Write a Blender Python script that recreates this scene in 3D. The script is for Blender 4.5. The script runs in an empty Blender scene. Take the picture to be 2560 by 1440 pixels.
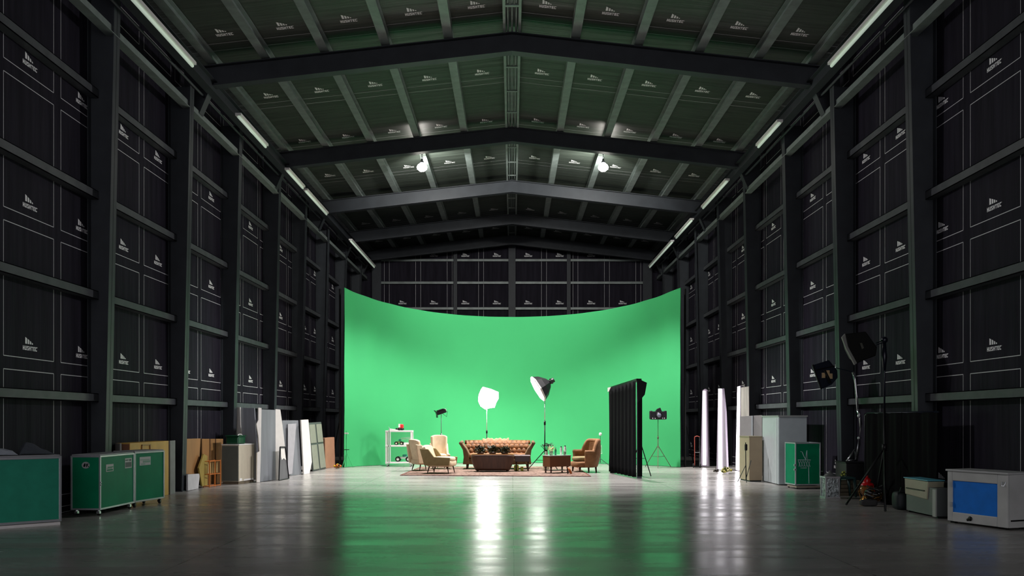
import bpy, math, random
from mathutils import Vector, Matrix
random.seed(7)
PI = math.pi
C = bpy.context.scene.collection
F, HZ, EYE = 2200.0, 1050.0, 1.55          # focal length in pixels, horizon row, eye height (m)
K = 1.035                                   # building scale
V = Vector

def fl(px, py):                             # floor point under a pixel of the photograph
    Y = F * EYE / (py - HZ)
    return V(((px - 1280) * Y / F, Y, 0))
def zt(py, Y): return EYE - (py - HZ) * Y / F
def xt(px, Y): return (px - 1280) * Y / F
def lin(c):
    return tuple((v/255/12.92) if v/255 <= .04045 else ((v/255+.055)/1.055)**2.4 for v in c) + (1,)

# ------------------------------------------------------------------ materials
MATS = {}
def mat(name, col, rough=.5, metal=0., var=0., scale=6., bump=0., bscale=30., stretch=(1, 1, 1), emit=0., spec=.5, trans=0., alpha=1.):
    if name in MATS: return MATS[name]
    m = bpy.data.materials.new(name); m.use_nodes = True
    nt = m.node_tree; b = nt.nodes['Principled BSDF']
    c = lin(col)
    b.inputs['Base Color'].default_value = c
    b.inputs['Roughness'].default_value = rough
    b.inputs['Metallic'].default_value = metal
    b.inputs['Specular IOR Level'].default_value = spec
    b.inputs['Transmission Weight'].default_value = trans
    b.inputs['Alpha'].default_value = alpha
    if emit:
        b.inputs['Emission Color'].default_value = c
        b.inputs['Emission Strength'].default_value = emit
    if var or bump:
        tc = nt.nodes.new('ShaderNodeTexCoord'); mp = nt.nodes.new('ShaderNodeMapping')
        mp.inputs['Scale'].default_value = stretch
        nt.links.new(tc.outputs['Object'], mp.inputs['Vector'])
    if var:
        n = nt.nodes.new('ShaderNodeTexNoise'); n.inputs['Scale'].default_value = scale; n.inputs['Detail'].default_value = 5
        r = nt.nodes.new('ShaderNodeMapRange')
        r.inputs['From Min'].default_value = .3; r.inputs['From Max'].default_value = .7
        r.inputs['To Min'].default_value = 1-var; r.inputs['To Max'].default_value = 1+var
        mx = nt.nodes.new('ShaderNodeMix'); mx.data_type = 'RGBA'; mx.blend_type = 'MULTIPLY'
        mx.inputs['Factor'].default_value = 1
        mx.inputs['A'].default_value = c
        nt.links.new(mp.outputs[0], n.inputs['Vector']); nt.links.new(n.outputs['Fac'], r.inputs['Value'])
        nt.links.new(r.outputs[0], mx.inputs['B']); nt.links.new(mx.outputs['Result'], b.inputs['Base Color'])
    if bump:
        n2 = nt.nodes.new('ShaderNodeTexNoise'); n2.inputs['Scale'].default_value = bscale; n2.inputs['Detail'].default_value = 3
        bp = nt.nodes.new('ShaderNodeBump'); bp.inputs['Strength'].default_value = bump; bp.inputs['Distance'].default_value = .05
        nt.links.new(mp.outputs[0], n2.inputs['Vector']); nt.links.new(n2.outputs['Fac'], bp.inputs['Height'])
        nt.links.new(bp.outputs[0], b.inputs['Normal'])
    MATS[name] = m
    return m

LINING = mat('black_lining', (40, 38, 46), .6, spec=.03, var=.25, scale=3, bump=.5, bscale=2.2, stretch=(3, 3, .22))
LINING_C = mat('black_lining_green_bounce', (60, 67, 60), .45, spec=.32, var=.25, scale=3, bump=.45, bscale=2.0, stretch=(.25, 3, 1))  # same black lining, green bounce from the screen mixed into its colour
PRINT = mat('white_print', (250, 250, 250), .5)
LINEP = mat('grey_print', (205, 205, 208), .5)
STEEL = mat('dark_steel', (50, 54, 58), .5, .0, spec=.3, var=.18, scale=2.5)
GIRT = mat('girt_paint', (74, 77, 80), .5, .0, spec=.2, var=.2, scale=4)
PURL = mat('galvanised_steel', (124, 134, 130), .42, .1, var=.2, scale=4)
GREEN = mat('green_cloth', (66, 174, 108), .85, var=.02, scale=1.2, spec=.2)
SILVER = mat('aluminium_edge', (186, 190, 194), .35, .6)
CHROME = mat('chrome', (205, 207, 210), .2, .9)
BLACK = mat('black_metal', (16, 16, 18), .45, spec=.25)
BLKCL = mat('black_cloth', (15, 16, 17), .95, spec=.06, bump=.3, bscale=12, stretch=(3, 3, .3))
RUBBER = mat('black_rubber', (12, 12, 12), .7)
WHITE = mat('white_paint', (228, 226, 222), .5, var=.05)
GCASE = mat('green_case', (12, 128, 88), .5, var=.12, scale=3, spec=.12)
GLID = mat('grey_lid', (150, 152, 154), .5, var=.08)
WOODB = mat('brown_board', (150, 108, 62), .6, var=.15, scale=4, stretch=(1, 1, .25))
WOODY = mat('yellow_board', (206, 164, 78), .6, var=.12, scale=4)
CREAM = mat('cream_upholstery', (214, 194, 162), .85, var=.08, scale=10, bump=.15, bscale=60)
OLIVE = mat('olive_upholstery', (138, 124, 84), .85, var=.1, scale=10)
DWOOD = mat('dark_wood', (62, 38, 26), .4, var=.2, scale=8, stretch=(1, 1, .3))
TAN = mat('tan_tufted', (142, 100, 62), .8, var=.18, scale=9, bump=.2, bscale=40)
SOFA = mat('sofa_fabric', (116, 74, 36), .7, var=.6, scale=12, bump=.2, bscale=40)
SOFAB = mat('sofa_side_fabric', (100, 78, 48), .75, var=.25, scale=9)
LIT = mat('lit_diffuser', (255, 252, 246), .5, emit=38)

# ------------------------------------------------------------------ mesh builder
class MB:
    def __init__(s): s.v = []; s.f = []; s.mi = []; s.sm = []
    def add(s, vs, fs, mi=0, smooth=False):
        o = len(s.v); s.v += [V(p) for p in vs]
        for f in fs: s.f.append([i+o for i in f]); s.mi.append(mi); s.sm.append(smooth)
        return s
    def box(s, a, b, mi=0, M=None):
        x0, y0, z0 = a; x1, y1, z1 = b
        vs = [V(p) for p in ((x0,y0,z0),(x1,y0,z0),(x1,y1,z0),(x0,y1,z0),(x0,y0,z1),(x1,y0,z1),(x1,y1,z1),(x0,y1,z1))]
        if M: vs = [M @ p for p in vs]
        return s.add(vs, [(0,3,2,1),(4,5,6,7),(0,1,5,4),(1,2,6,5),(2,3,7,6),(3,0,4,7)], mi)
    def rbox(s, c, h, r=.03, M=None, seg=3, mi=0):     # rounded box: superellipsoid-like grid
        n = 14; m = 20
        def sp(w, e): return math.copysign(abs(w)**e, w)
        e = .35 if r < .05 else .5
        vs = []; fs = []
        for i in range(n+1):
            a = -PI/2 + PI*i/n
            for j in range(m):
                b = 2*PI*j/m
                p = V((c[0]+h[0]*sp(math.cos(a), e)*sp(math.cos(b), e), c[1]+h[1]*sp(math.cos(a), e)*sp(math.sin(b), e), c[2]+h[2]*sp(math.sin(a), e)))
                vs.append(M @ p if M else p)
        for i in range(n):
            for j in range(m):
                fs.append((i*m+j, i*m+(j+1) % m, (i+1)*m+(j+1) % m, (i+1)*m+j))
        return s.add(vs, fs, mi, True)
    def tube(s, pts, r, n=8, mi=0, caps=True, M=None):
        pts = [V(p) for p in pts]; rs = r if isinstance(r, (list, tuple)) else [r]*len(pts)
        vs = []; fs = []
        for i, p in enumerate(pts):
            t = (pts[min(i+1, len(pts)-1)] - pts[max(i-1, 0)]).normalized()
            u = t.cross(V((0, 0, 1)));
            if u.length < .05: u = t.cross(V((1, 0, 0)))
            u.normalize(); w = t.cross(u)
            for j in range(n):
                a = 2*PI*j/n
                q = p + (u*math.cos(a) + w*math.sin(a))*rs[i]
                vs.append(M @ q if M else q)
        for i in range(len(pts)-1):
            for j in range(n): fs.append((i*n+j, i*n+(j+1) % n, (i+1)*n+(j+1) % n, (i+1)*n+j))
        if caps: fs += [tuple(range(n))[::-1], tuple((len(pts)-1)*n+j for j in range(n))]
        return s.add(vs, fs, mi, n > 6)
    def lathe(s, prof, c=(0, 0, 0), n=20, M=None, mi=0, a0=0, a1=2*PI):
        vs = []; fs = []; full = abs(a1-a0-2*PI) < 1e-4; k = n if full else n+1
        for r, z in prof:
            for j in range(k):
                a = a0+(a1-a0)*j/n
                p = V((r*math.cos(a), r*math.sin(a), z))
                p = (M @ p) if M else p
                vs.append(p+V(c))
        for i in range(len(prof)-1):
            for j in range(n): fs.append((i*k+j, i*k+(j+1) % k, (i+1)*k+(j+1) % k, (i+1)*k+j))
        return s.add(vs, fs, mi, n > 8)
    def prism(s, pts, d, mi=0, M=None):                # polygon (3-D points) pushed along d
        pts = [V(p) for p in pts]; d = V(d); n = len(pts)
        vs = pts+[p+d for p in pts]
        if M: vs = [M @ p for p in vs]
        return s.add(vs, [tuple(range(n)), tuple(range(2*n-1, n-1, -1))]+[(i, i+n, (i+1) % n+n, (i+1) % n) for i in range(n)], mi)
    def grid(s, fn, nu, nv, mi=0, cu=False):
        vs = [fn(i/nu, j/nv) for i in range(nu+(0 if cu else 1)) for j in range(nv+1)]
        ku = nu if cu else nu+1
        fs = [(i*(nv+1)+j, ((i+1) % ku)*(nv+1)+j, ((i+1) % ku)*(nv+1)+j+1, i*(nv+1)+j+1) for i in range(nu) for j in range(nv)]
        return s.add(vs, fs, mi, True)
    def ball(s, c, r, n=8, mi=0):
        r = r if isinstance(r, (tuple, list)) else (r, r, r)
        vs = []; fs = []
        for i in range(n+1):
            a = -PI/2+PI*i/n
            for j in range(2*n):
                b = PI*j/n
                vs.append((c[0]+r[0]*math.cos(a)*math.cos(b), c[1]+r[1]*math.cos(a)*math.sin(b), c[2]+r[2]*math.sin(a)))
        for i in range(n):
            for j in range(2*n): fs.append((i*2*n+j, i*2*n+(j+1) % (2*n), (i+1)*2*n+(j+1) % (2*n), (i+1)*2*n+j))
        return s.add(vs, fs, mi, True)
    def build(s, name, ms, parent=None, bevel=0, solid=0, sub=0, M=None):
        me = bpy.data.meshes.new(name)
        if M: s.v = [M @ p for p in s.v]
        off = V((0, 0, 0)); q = parent
        while q: off += q.location; q = q.parent
        base = V((0, 0, 0))
        if not parent:                                 # origin at the foot of the thing
            xs = [p.x for p in s.v]; ys = [p.y for p in s.v]; zs = [p.z for p in s.v]
            base = V(((min(xs)+max(xs))/2, (min(ys)+max(ys))/2, min(zs)))
        me.from_pydata([tuple(p-off-base) for p in s.v], [], s.f)
        if not isinstance(ms, (list, tuple)): ms = [ms]
        for m in ms: me.materials.append(m)
        for p, i, sm in zip(me.polygons, s.mi, s.sm): p.material_index = i; p.use_smooth = sm
        me.validate(); me.update()
        o = bpy.data.objects.new(name, me); C.objects.link(o)
        if parent: o.parent = parent
        else: o.location = base
        if solid: x = o.modifiers.new('s', 'SOLIDIFY'); x.thickness = solid; x.offset = 0
        if bevel: x = o.modifiers.new('b', 'BEVEL'); x.width = bevel; x.segments = 2; x.limit_method = 'ANGLE'
        if sub: x = o.modifiers.new('u', 'SUBSURF'); x.levels = sub; x.render_levels = sub
        return o

def tag(o, label=None, cat=None, group=None, kind=None):
    if label: o['label'] = label
    if cat: o['category'] = cat
    if group: o['group'] = group
    if kind: o['kind'] = kind
    return o
def thing(name, loc, label, cat, group=None):
    o = bpy.data.objects.new(name, None); C.objects.link(o); o.location = loc; o.empty_display_size = .1
    return tag(o, label, cat, group)
def dup(root, delta, label, group=None):
    r = root.copy(); C.objects.link(r); r.location = root.location+V(delta); r['label'] = label
    if group: r['group'] = group
    for ch in list(root.children):
        c = ch.copy(); C.objects.link(c); c.parent = r
        for g in list(ch.children):
            d = g.copy(); C.objects.link(d); d.parent = c
    return r
def light(kind, loc, aim, energy, col=(1, 1, 1), parent=None, **kw):
    d = bpy.data.lights.new('added_spot', kind); d.energy = energy; d.color = col
    for k, v in kw.items(): setattr(d, k, v)
    o = bpy.data.objects.new('added_spot', d); C.objects.link(o)
    o.rotation_euler = (V(aim)-V(loc)).to_track_quat('-Z', 'Y').to_euler()
    o.location = V(loc)-(parent.location if parent else V((0, 0, 0))); o.parent = parent
    return o
def BP(x, yf, h): return V((x*K, yf*F*K, EYE+h*K))     # building point: half-width units, depth/f, height over the eye

# ------------------------------------------------------------------ printed wordmark
def logo_rects():
    R = []
    w, h, t, g = 4.4, 6.0, 1.45, 1.0
    L = {'H': [(0,0,t,h), (w-t,0,w,h), (t,(h-t)/2,w-t,(h+t)/2)],
         'U': [(0,0,t,h), (w-t,0,w,h), (t,0,w-t,t)],
         'S': [(0,h-t,w,h), (0,h/2,t,h-t), (t,h/2-t/2,w-t,h/2+t/2), (w-t,t,w,h/2), (0,0,w,t)],
         'T': [(0,h-t,w,h), (w/2-t/2,0,w/2+t/2,h-t)],
         'E': [(0,0,t,h), (t,h-t,w,h), (t,(h-t)/2,w-.5,(h+t)/2), (t,0,w,t)],
         'C': [(0,0,t,h), (t,h-t,w,h), (t,0,w,t)]}
    x = 0
    for ch in 'HUSHTEC':
        for a, b, c, d in L[ch]: R.append([(x+a,b), (x+c,b), (x+c,d), (x+a,d)])
        x += w+g
    tw = x-g
    R.append([(tw+.6,h-.9), (tw+1.4,h-.9), (tw+1.4,h), (tw+.6,h)])
    x = tw*.17; base = h+3.0
    for k in range(4):                                  # four bars with a falling slanted top
        bw = 4.6-.6*k; h0 = 9.5-2.3*k; h1 = h0-2.3*bw/6
        R.append([(x,base), (x+bw,base), (x+bw,base+max(h1, .8)), (x,base+h0)]); x += bw+1.7
    s = 1/tw
    return [[((a-tw/2)*s, (b-9)*s) for a, b in q] for q in R]
LOGO = logo_rects()
def put_logo(mb, c, u, v, n, size, mi=1):
    c = V(c)+V(n)*.006
    for q in LOGO:
        mb.add([c+V(u)*a*size+V(v)*b*size for a, b in q], [(0, 1, 2, 3)], mi)
def strip(mb, a, b, side, n, w=.012, mi=2):
    a = V(a)+V(n)*.004; b = V(b)+V(n)*.004; s = V(side)*w/2
    mb.add([a-s, b-s, b+s, a+s], [(0, 1, 2, 3)], mi)

YB = .0187*F*K                                          # back wall
XW = 7.2*K
def quad(mb, a, b, c, d, mi=0): mb.add([a, b, c, d], [(0, 1, 2, 3)], mi)

# ---- floor
fm = bpy.data.materials.new('polished_concrete'); fm.use_nodes = True
nt = fm.node_tree; b = nt.nodes['Principled BSDF']
tc = nt.nodes.new('ShaderNodeTexCoord')
def N(t, **kw):
    n = nt.nodes.new(t)
    for k, v in kw.items(): n.inputs[k].default_value = v
    return n
def ramp(src, a, b_, c, d):
    r = nt.nodes.new('ShaderNodeMapRange')
    for k, v in zip(('From Min', 'From Max', 'To Min', 'To Max'), (a, b_, c, d)): r.inputs[k].default_value = v
    nt.links.new(src, r.inputs['Value']); return r.outputs[0]
mp = nt.nodes.new('ShaderNodeMapping'); mp.inputs['Scale'].default_value = (.25, 1.0, 1)
nt.links.new(tc.outputs['Object'], mp.inputs['Vector'])
n1 = N('ShaderNodeTexNoise', Scale=1.3, Detail=7., Roughness=.6); nt.links.new(mp.outputs[0], n1.inputs['Vector'])
n2 = N('ShaderNodeTexNoise', Scale=2.5, Detail=4.); nt.links.new(mp.outputs[0], n2.inputs['Vector'])
n3 = N('ShaderNodeTexNoise', Scale=60., Detail=3.); nt.links.new(tc.outputs['Object'], n3.inputs['Vector'])
v1 = ramp(n1.outputs['Fac'], .3, .7, .72, 1.22)
sep = nt.nodes.new('ShaderNodeSeparateXYZ'); nt.links.new(tc.outputs['Object'], sep.inputs[0])
def mth(op, a, b_=None):
    m = nt.nodes.new('ShaderNodeMath'); m.operation = op
    for i, x in enumerate((a, b_)):
        if x is None: continue
        if isinstance(x, (int, float)): m.inputs[i].default_value = x
        else: nt.links.new(x, m.inputs[i])
    return m.outputs[0]
def joint(coord, first, pitch, half):                   # 0 on the saw-cut joint, 1 elsewhere
    a = mth('SUBTRACT', coord, first-pitch/2); a = mth('DIVIDE', a, pitch); a = mth('FRACT', a); a = mth('SUBTRACT', a, .5); a = mth('ABSOLUTE', a)
    return mth('GREATER_THAN', a, half/pitch)
j = mth('MULTIPLY', joint(sep.outputs[0], .02, 3.6, .006), joint(sep.outputs[1], 10.2, 4.25, .011))
jm = ramp(j, 0, 1, .35, 1)
val = mth('MULTIPLY', mth('MULTIPLY', v1, jm), ramp(n3.outputs['Fac'], .35, .65, .94, 1.06))
mx = nt.nodes.new('ShaderNodeMix'); mx.data_type = 'RGBA'; mx.blend_type = 'MULTIPLY'; mx.inputs['Factor'].default_value = 1
mx.inputs['A'].default_value = lin((152, 150, 145)); nt.links.new(val, mx.inputs['B'])
nt.links.new(mx.outputs['Result'], b.inputs['Base Color'])
nt.links.new(ramp(n2.outputs['Fac'], .3, .7, .2, .34), b.inputs['Roughness'])
bp = nt.nodes.new('ShaderNodeBump'); bp.inputs['Strength'].default_value = .05; bp.inputs['Distance'].default_value = .02
nt.links.new(n1.outputs['Fac'], bp.inputs['Height']); nt.links.new(bp.outputs[0], b.inputs['Normal'])
b.inputs['Specular IOR Level'].default_value = .55
mb = MB(); mb.box((-XW-.2, -8, -.1), (XW+.2, YB+.2, 0)); tag(mb.build('floor', fm), kind='structure')

# ---- side walls with printed lining
for sx, nm in ((-1, 'wall_left'), (1, 'wall_right')):
    mb = MB(); x = sx*XW; n = (-sx, 0, 0); u = (0, -sx, 0)
    mb.box((min(x, x+sx*.1), -8, 0), (max(x, x+sx*.1), YB+.1, EYE+7.75*K))
    for i in range(-4, 18):
        yc = .00597+.00072*i
        if yc > .0186: break
        y0, y1 = (yc-.00031)*F*K, (yc+.00031)*F*K
        for r in range(-2, 4):
            zb = EYE+(.917+2.11*r)*K; ztp = zb+1.92*K
            zb = max(zb, .02)
            if ztp < 0: continue
            ztp = min(ztp, EYE+7.6*K)
            for a, b_ in (((x, y0, zb), (x, y0, ztp)), ((x, y1, zb), (x, y1, ztp))): strip(mb, a, b_, (0, 1, 0), n)
            for z in (zb, ztp): strip(mb, (x, y0, z), (x, y1, z), (0, 0, 1), n)
            zl = EYE+(1.13+2.11*r)*K
            if .1 < zl < EYE+7.4*K: put_logo(mb, (x, yc*F*K, zl), u if sx > 0 else (0, 1, 0), (0, 0, 1), n, .40)
    tag(mb.build(nm, [LINING, PRINT, LINEP]), kind='structure')
# ---- back wall
mb = MB(); mb.box((-XW, YB, 0), (XW, YB+.1, EYE+8.7*K))
for k in range(-4, 6):
    xc = (-.56+1.47*k-.15)*K
    if abs(xc) > XW-.5: continue
    for h in (7.72, 5.5, 3.3, 1.1):
        if h > 7 and abs(xc) > 4.4: continue
        put_logo(mb, (xc, YB, EYE+h*K), (1, 0, 0), (0, 0, 1), (0, -1, 0), .38)
    for e in (-.64, .64):
        strip(mb, (xc+e, YB, .1), (xc+e, YB, EYE+(8.3-.105*abs(xc))*K), (1, 0, 0), (0, -1, 0))
tag(mb.build('wall_back', [LINING, PRINT, LINEP]), kind='structure')
# ---- ceiling
SL = .110
def roof(x): return EYE+(8.64-SL*abs(x)/K)*K
mb = MB()
for sx in (-1, 1):
    a, b_ = (0, roof(0)), (sx*(XW+.1), roof(XW+.1))
    quad(mb, V((a[0], -8, a[1])), V((b_[0], -8, b_[1])), V((b_[0], YB+.1, b_[1])), V((a[0], YB+.1, a[1])))
    quad(mb, V((a[0], -8, a[1]+.1)), V((b_[0], -8, b_[1]+.1)), V((b_[0], YB+.1, b_[1]+.1)), V((a[0], YB+.1, a[1]+.1)))
    nrm = V((-sx*SL, 0, -1)).normalized(); uu = V((1, 0, -sx*SL)).normalized()
    for r in range(-2, 8):
        yr = (.00827+.0016*r-.00004)*F*K
        if yr > YB-.5: break
        for xc in (.74, 2.04, 3.38, 4.70, 5.95):
            put_logo(mb, (sx*xc*K, yr, roof(xc*K)), uu, (0, -2, 0), nrm, .36)
        for dy in (.00022, .00037):
            strip(mb, (0, yr+dy*F*K, roof(0)), (sx*XW, yr+dy*F*K, roof(XW)), (0, 1, 0), nrm, .013)
tag(mb.build('ceiling', [LINING_C, PRINT, LINEP]), kind='structure')

# ------------------------------------------------------------------ steel frame
ORD = ['nearest', 'second', 'third', 'fourth', 'fifth', 'sixth', 'seventh', 'farthest']
COLS = [.00682, .00841, .00993, .0116, .0131, .0147, .0163, .0179]
for sx, sd in ((-1, 'left'), (1, 'right')):
    for i, yf in enumerate([.00525]+COLS):
        y = yf*F*K; top = EYE+(7.3 if i in (1, 3, 5, 7) else 7.0)*K
        xb, xtop = 6.9*K, 6.72*K
        mb = MB()
        mb.prism([(sx*XW*.999, y-.012, 0), (sx*xb, y-.012, 0), (sx*xtop, y-.012, top), (sx*XW*.999, y-.012, top)], (0, .024, 0))
        mb.prism([(sx*xb, y-.12, 0), (sx*xb, y+.12, 0), (sx*xtop, y+.12, top), (sx*xtop, y-.12, top)], (sx*.02, 0, 0))
        mb.box((min(sx*XW*.998, sx*(XW-.03)), y-.12, 0), (max(sx*XW*.998, sx*(XW-.03)), y+.12, top))
        mb.box((min(sx*(xb-.03), sx*XW*.998), y-.16, 0), (max(sx*(xb-.03), sx*XW*.998), y+.16, .02))
        w = 'just outside the frame, ahead of all others' if i == 0 else ORD[i-1]+' from the camera'
        if i == 0: continue
        tag(mb.build('steel_column', STEEL), 'dark steel wall column on the %s side, %s' % (sd, w), 'column', 'steel columns along the %s wall' % sd, 'structure')
    # girts between the columns
    ys = [.0036, .00525]+COLS+[.0187]
    for r, h in enumerate((.38, 2.12, 3.82, 5.55)):
        for i in range(1, len(ys)-1):
            y0, y1 = ys[i]*F*K+.03, ys[i+1]*F*K-.03
            mb = MB(); z = EYE+h*K; a = XW-.005; d = XW-.17
            for (p, q) in (((d, z-.075), (d+.012, z+.075)), ((d, z+.063), (a, z+.075)), ((d, z-.075), (a, z-.063))):
                mb.box((min(sx*p[0], sx*q[0]), y0, p[1]), (max(sx*p[0], sx*q[0]), y1, q[1]))
            tag(mb.build('steel_girt', GIRT), 'horizontal steel wall rail, %s side, %s row up, %s bay' % (sd, ORD[r] if r else 'lowest', 'nearest' if i == 1 else ORD[i-1] if i < 8 else 'farthest corner'),
                'wall rail', 'wall rails on the %s side' % sd, 'structure')
    # eave strut and crane rail
    mb = MB(); z = EYE+6.62*K; x = sx*6.82*K
    mb.box((x-.05, 2, z-.07), (x+.05, YB, z+.07)); mb.box((x-.09, 2, z-.085), (x+.09, YB, z-.07))
    tag(mb.build('eave_strut', PURL), 'long steel strut along the top of the %s wall columns' % sd, 'beam', None, 'structure')
    mb = MB(); z = EYE+7.08*K; x = sx*6.5*K
    mb.box((x-.02, 2, z), (x+.02, YB, z+.26)); mb.box((x-.1, 2, z-.02), (x+.1, YB, z)); mb.box((x-.1, 2, z+.26), (x+.1, YB, z+.28))
    mb.tube([(x+sx*.2, 2, z-.06), (x+sx*.2, YB, z-.06)], .03)
    tag(mb.build('eave_beam', STEEL), 'long dark steel beam under the roof edge on the %s carrying the lights' % sd, 'beam', None, 'structure')

RAF = [.0087, .0115, .01404, .01633, .0182]
for i, yf in enumerate(RAF):
    y = yf*F*K
    mb = MB()
    T = lambda x: EYE+(8.40-SL*x)*K
    Bm = lambda x: EYE+(8.0-.115*x)*K
    for sx in (-1, 1):
        P = [(0, Bm(0)), (sx*6.5*K, Bm(6.5)), (sx*6.76*K, EYE+6.65*K), (sx*XW*.99, EYE+6.65*K), (sx*XW*.99, T(7.12)), (0, T(0))]
        mb.prism([(a, y-.012, z) for a, z in P], (0, .024, 0))
        for (a, b_) in ((P[0], P[1]), (P[1], P[2])):
            mb.prism([(a[0], y-.12, a[1]), (b_[0], y-.12, b_[1]), (b_[0], y-.12, b_[1]-.02), (a[0], y-.12, a[1]-.02)], (0, .24, 0))
        a, b_ = P[5], P[4]
        mb.prism([(a[0], y-.12, a[1]), (b_[0], y-.12, b_[1]), (b_[0], y-.12, b_[1]-.02), (a[0], y-.12, a[1]-.02)], (0, .24, 0))
    tag(mb.build('steel_rafter', STEEL), 'shallow gabled dark steel roof beam spanning the hall, %s from the camera' % (ORD[i] if i < 4 else 'farthest'), 'roof beam', 'roof beams across the hall', 'structure')
for sx, sd in ((-1, 'left'), (1, 'right')):
    for i, xc in enumerate((1.38, 2.74, 4.06, 5.34, 6.5)):
        x = sx*xc*K; z = roof(x)
        mb = MB()
        mb.box((x-.012, 2, z-.21), (x+.012, YB, z-.01)); mb.box((x-.10, 2, z-.22), (x+.10, YB, z-.205)); mb.box((x-.10, 2, z-.03), (x+.10, YB, z-.015))
        tag(mb.build('roof_purlin', PURL), 'long green-grey steel roof purlin running to the back wall, %s %s of the ridge' % (ORD[i] if i else 'first', sd), 'purlin', 'roof purlins', 'structure')
mb = MB(); z = roof(0)
for x in (-.17, .17): mb.box((x-.03, 2, z-.28), (x+.03, YB, z-.03))
for x in (-.09, 0, .09): mb.tube([(x, 2, z-.22), (x, YB, z-.22)], .02)
mb.box((-.20, 2, z-.06), (.20, YB, z-.045))
for q in range(24): mb.box((-.2, 4+1.6*q, z-.27), (.2, 4.08+1.6*q, z-.25))
tag(mb.build('ridge_beam', PURL), 'double steel ridge beam with pipes along the centre of the roof', 'beam', None, 'structure')
# back wall frame
for i, x in enumerate((-2.64, 0, 2.64, -6.3, 6.3)):
    w = .17 if i == 1 else .09
    if i > 2: w = .22
    mb = MB(); mb.box((x*K-w, YB-.22, 0), (x*K+w, YB-.2, roof(x*K)-.4)); mb.box((x*K-.012, YB-.2, 0), (x*K+.012, YB-.002, roof(x*K)-.4))
    tag(mb.build('steel_post', STEEL), ['slim steel post on the back wall left of centre', 'wide steel post in the middle of the back wall', 'slim steel post on the back wall right of centre', 'broad steel post in the back left corner', 'broad steel post in the back right corner'][i], 'post', None, 'structure')
for i, h in enumerate((7.45, 6.4, 5.2)):
    mb = MB(); z = EYE+h*K; mb.box((-6.6, YB-.16, z-.06), (6.6, YB-.15, z+.06)); mb.box((-6.6, YB-.16, z+.05), (6.6, YB-.003, z+.06))
    tag(mb.build('back_wall_girt', PURL), ['highest', 'middle', 'lowest visible'][i]+' horizontal steel rail across the back wall', 'wall rail', None, 'structure')

# ------------------------------------------------------------------ roof lights
TUBE = mat('tube_diffuser', (214, 232, 214), .4, emit=.35)
TUBE_N = mat('tube_off', (210, 222, 215), .4)
fx = {-1: [(.0062, .0079, 'nearest'), (.0092, .01024, 'second'), (.0112, .01206, 'third'), (.0122, .0136, 'fourth'), (.0156, .0183, 'farthest')],
      1: [(.0066, .0079, 'nearest'), (.0094, .01024, 'second'), (.0117, .0132, 'third'), (.0140, .01536, 'fourth'), (.0157, .0183, 'farthest')]}
for sx, sd in ((-1, 'left'), (1, 'right')):
    for y0, y1, od in fx[sx]:
        y0 *= F*K; y1 *= F*K; x = sx*6.30*K; z = EYE+6.98*K
        t = thing('batten_light', (x, (y0+y1)/2, z), 'long tube light fixed under the %s roof edge beam, %s from the camera' % (sd, od), 'tube light', 'tube lights along the roof edges')
        MB().box((x-.07, y0, z+.03), (x+.07, y1, z+.09)).build('housing', WHITE, t)
        MB().tube([(x, y0+.03, z), (x, y1-.03, z)], .032, 10).build('diffuser', TUBE, t)
        for y in (y0+.3, y1-.3):
            xb = x+sx*.106; MB().box((min(x, xb), y-.02, z+.09), (max(x, xb), y+.02, z+.12)).build('bracket', STEEL, t)
BULB = mat('bulb_glass', (255, 250, 240), .4, emit=85)
for sx, sd in ((-1, 'left'), (1, 'right')):
    px, py = ((1055, 418), (1508, 418))[sx > 0]
    Y = .0121*F*K; x, z = xt(px, Y), zt(py, Y)
    t = thing('pendant_lamp', (x, Y, z), 'bright round pendant lamp hanging from the roof on the %s' % sd, 'pendant lamp', 'pendant lamps under the roof')
    mb = MB().lathe([(.001, -.13), (.08, -.12), (.15, -.06), (.165, 0), (.13, .07), (.07, .11), (.055, .13)], (x, Y, z), 20); mb.build('bulb', BULB, t)
    MB().lathe([(.055, .12), (.06, .17), (.035, .2), (.03, .26), (.001, .27)], (x, Y, z), 14).build('lamp_holder', STEEL, t)
    mb = MB(); zz = z+.26; k = 0
    while zz < roof(x)-.22:
        M = Matrix.Translation((x, Y, zz+.035)) @ Matrix.Rotation(PI/2*(k % 2), 4, 'Z')
        mb.tube([M @ V((.022*math.cos(a), 0, .04*math.sin(a))) for a in [2*PI*q/8 for q in range(9)]], .008, 5); zz += .062; k += 1
    mb.build('chain', STEEL, t)
    light('SPOT', (x, Y+.05, z-.22), (x*.9, Y+4.2, 3.0), 330, (1, .98, .92), t, spot_size=2.6, spot_blend=.8, shadow_soft_size=.12)  # spot added beside the bulb to brighten the screen
    light('SPOT', (x, Y+.2, z), (x*.5, Y+5, z-.6), 800, (1, .98, .95), t, spot_size=2.3, spot_blend=.6, shadow_soft_size=.12)  # added spot, lifts the far rafters
    light('SPOT', (x, Y-.05, z-.22), (x*.7, Y-1.2, 0), 5400, (1, .94, .95), t, spot_size=1.5, spot_blend=.5, shadow_soft_size=.15)  # added downward spot, whitens the floor and furniture

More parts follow.
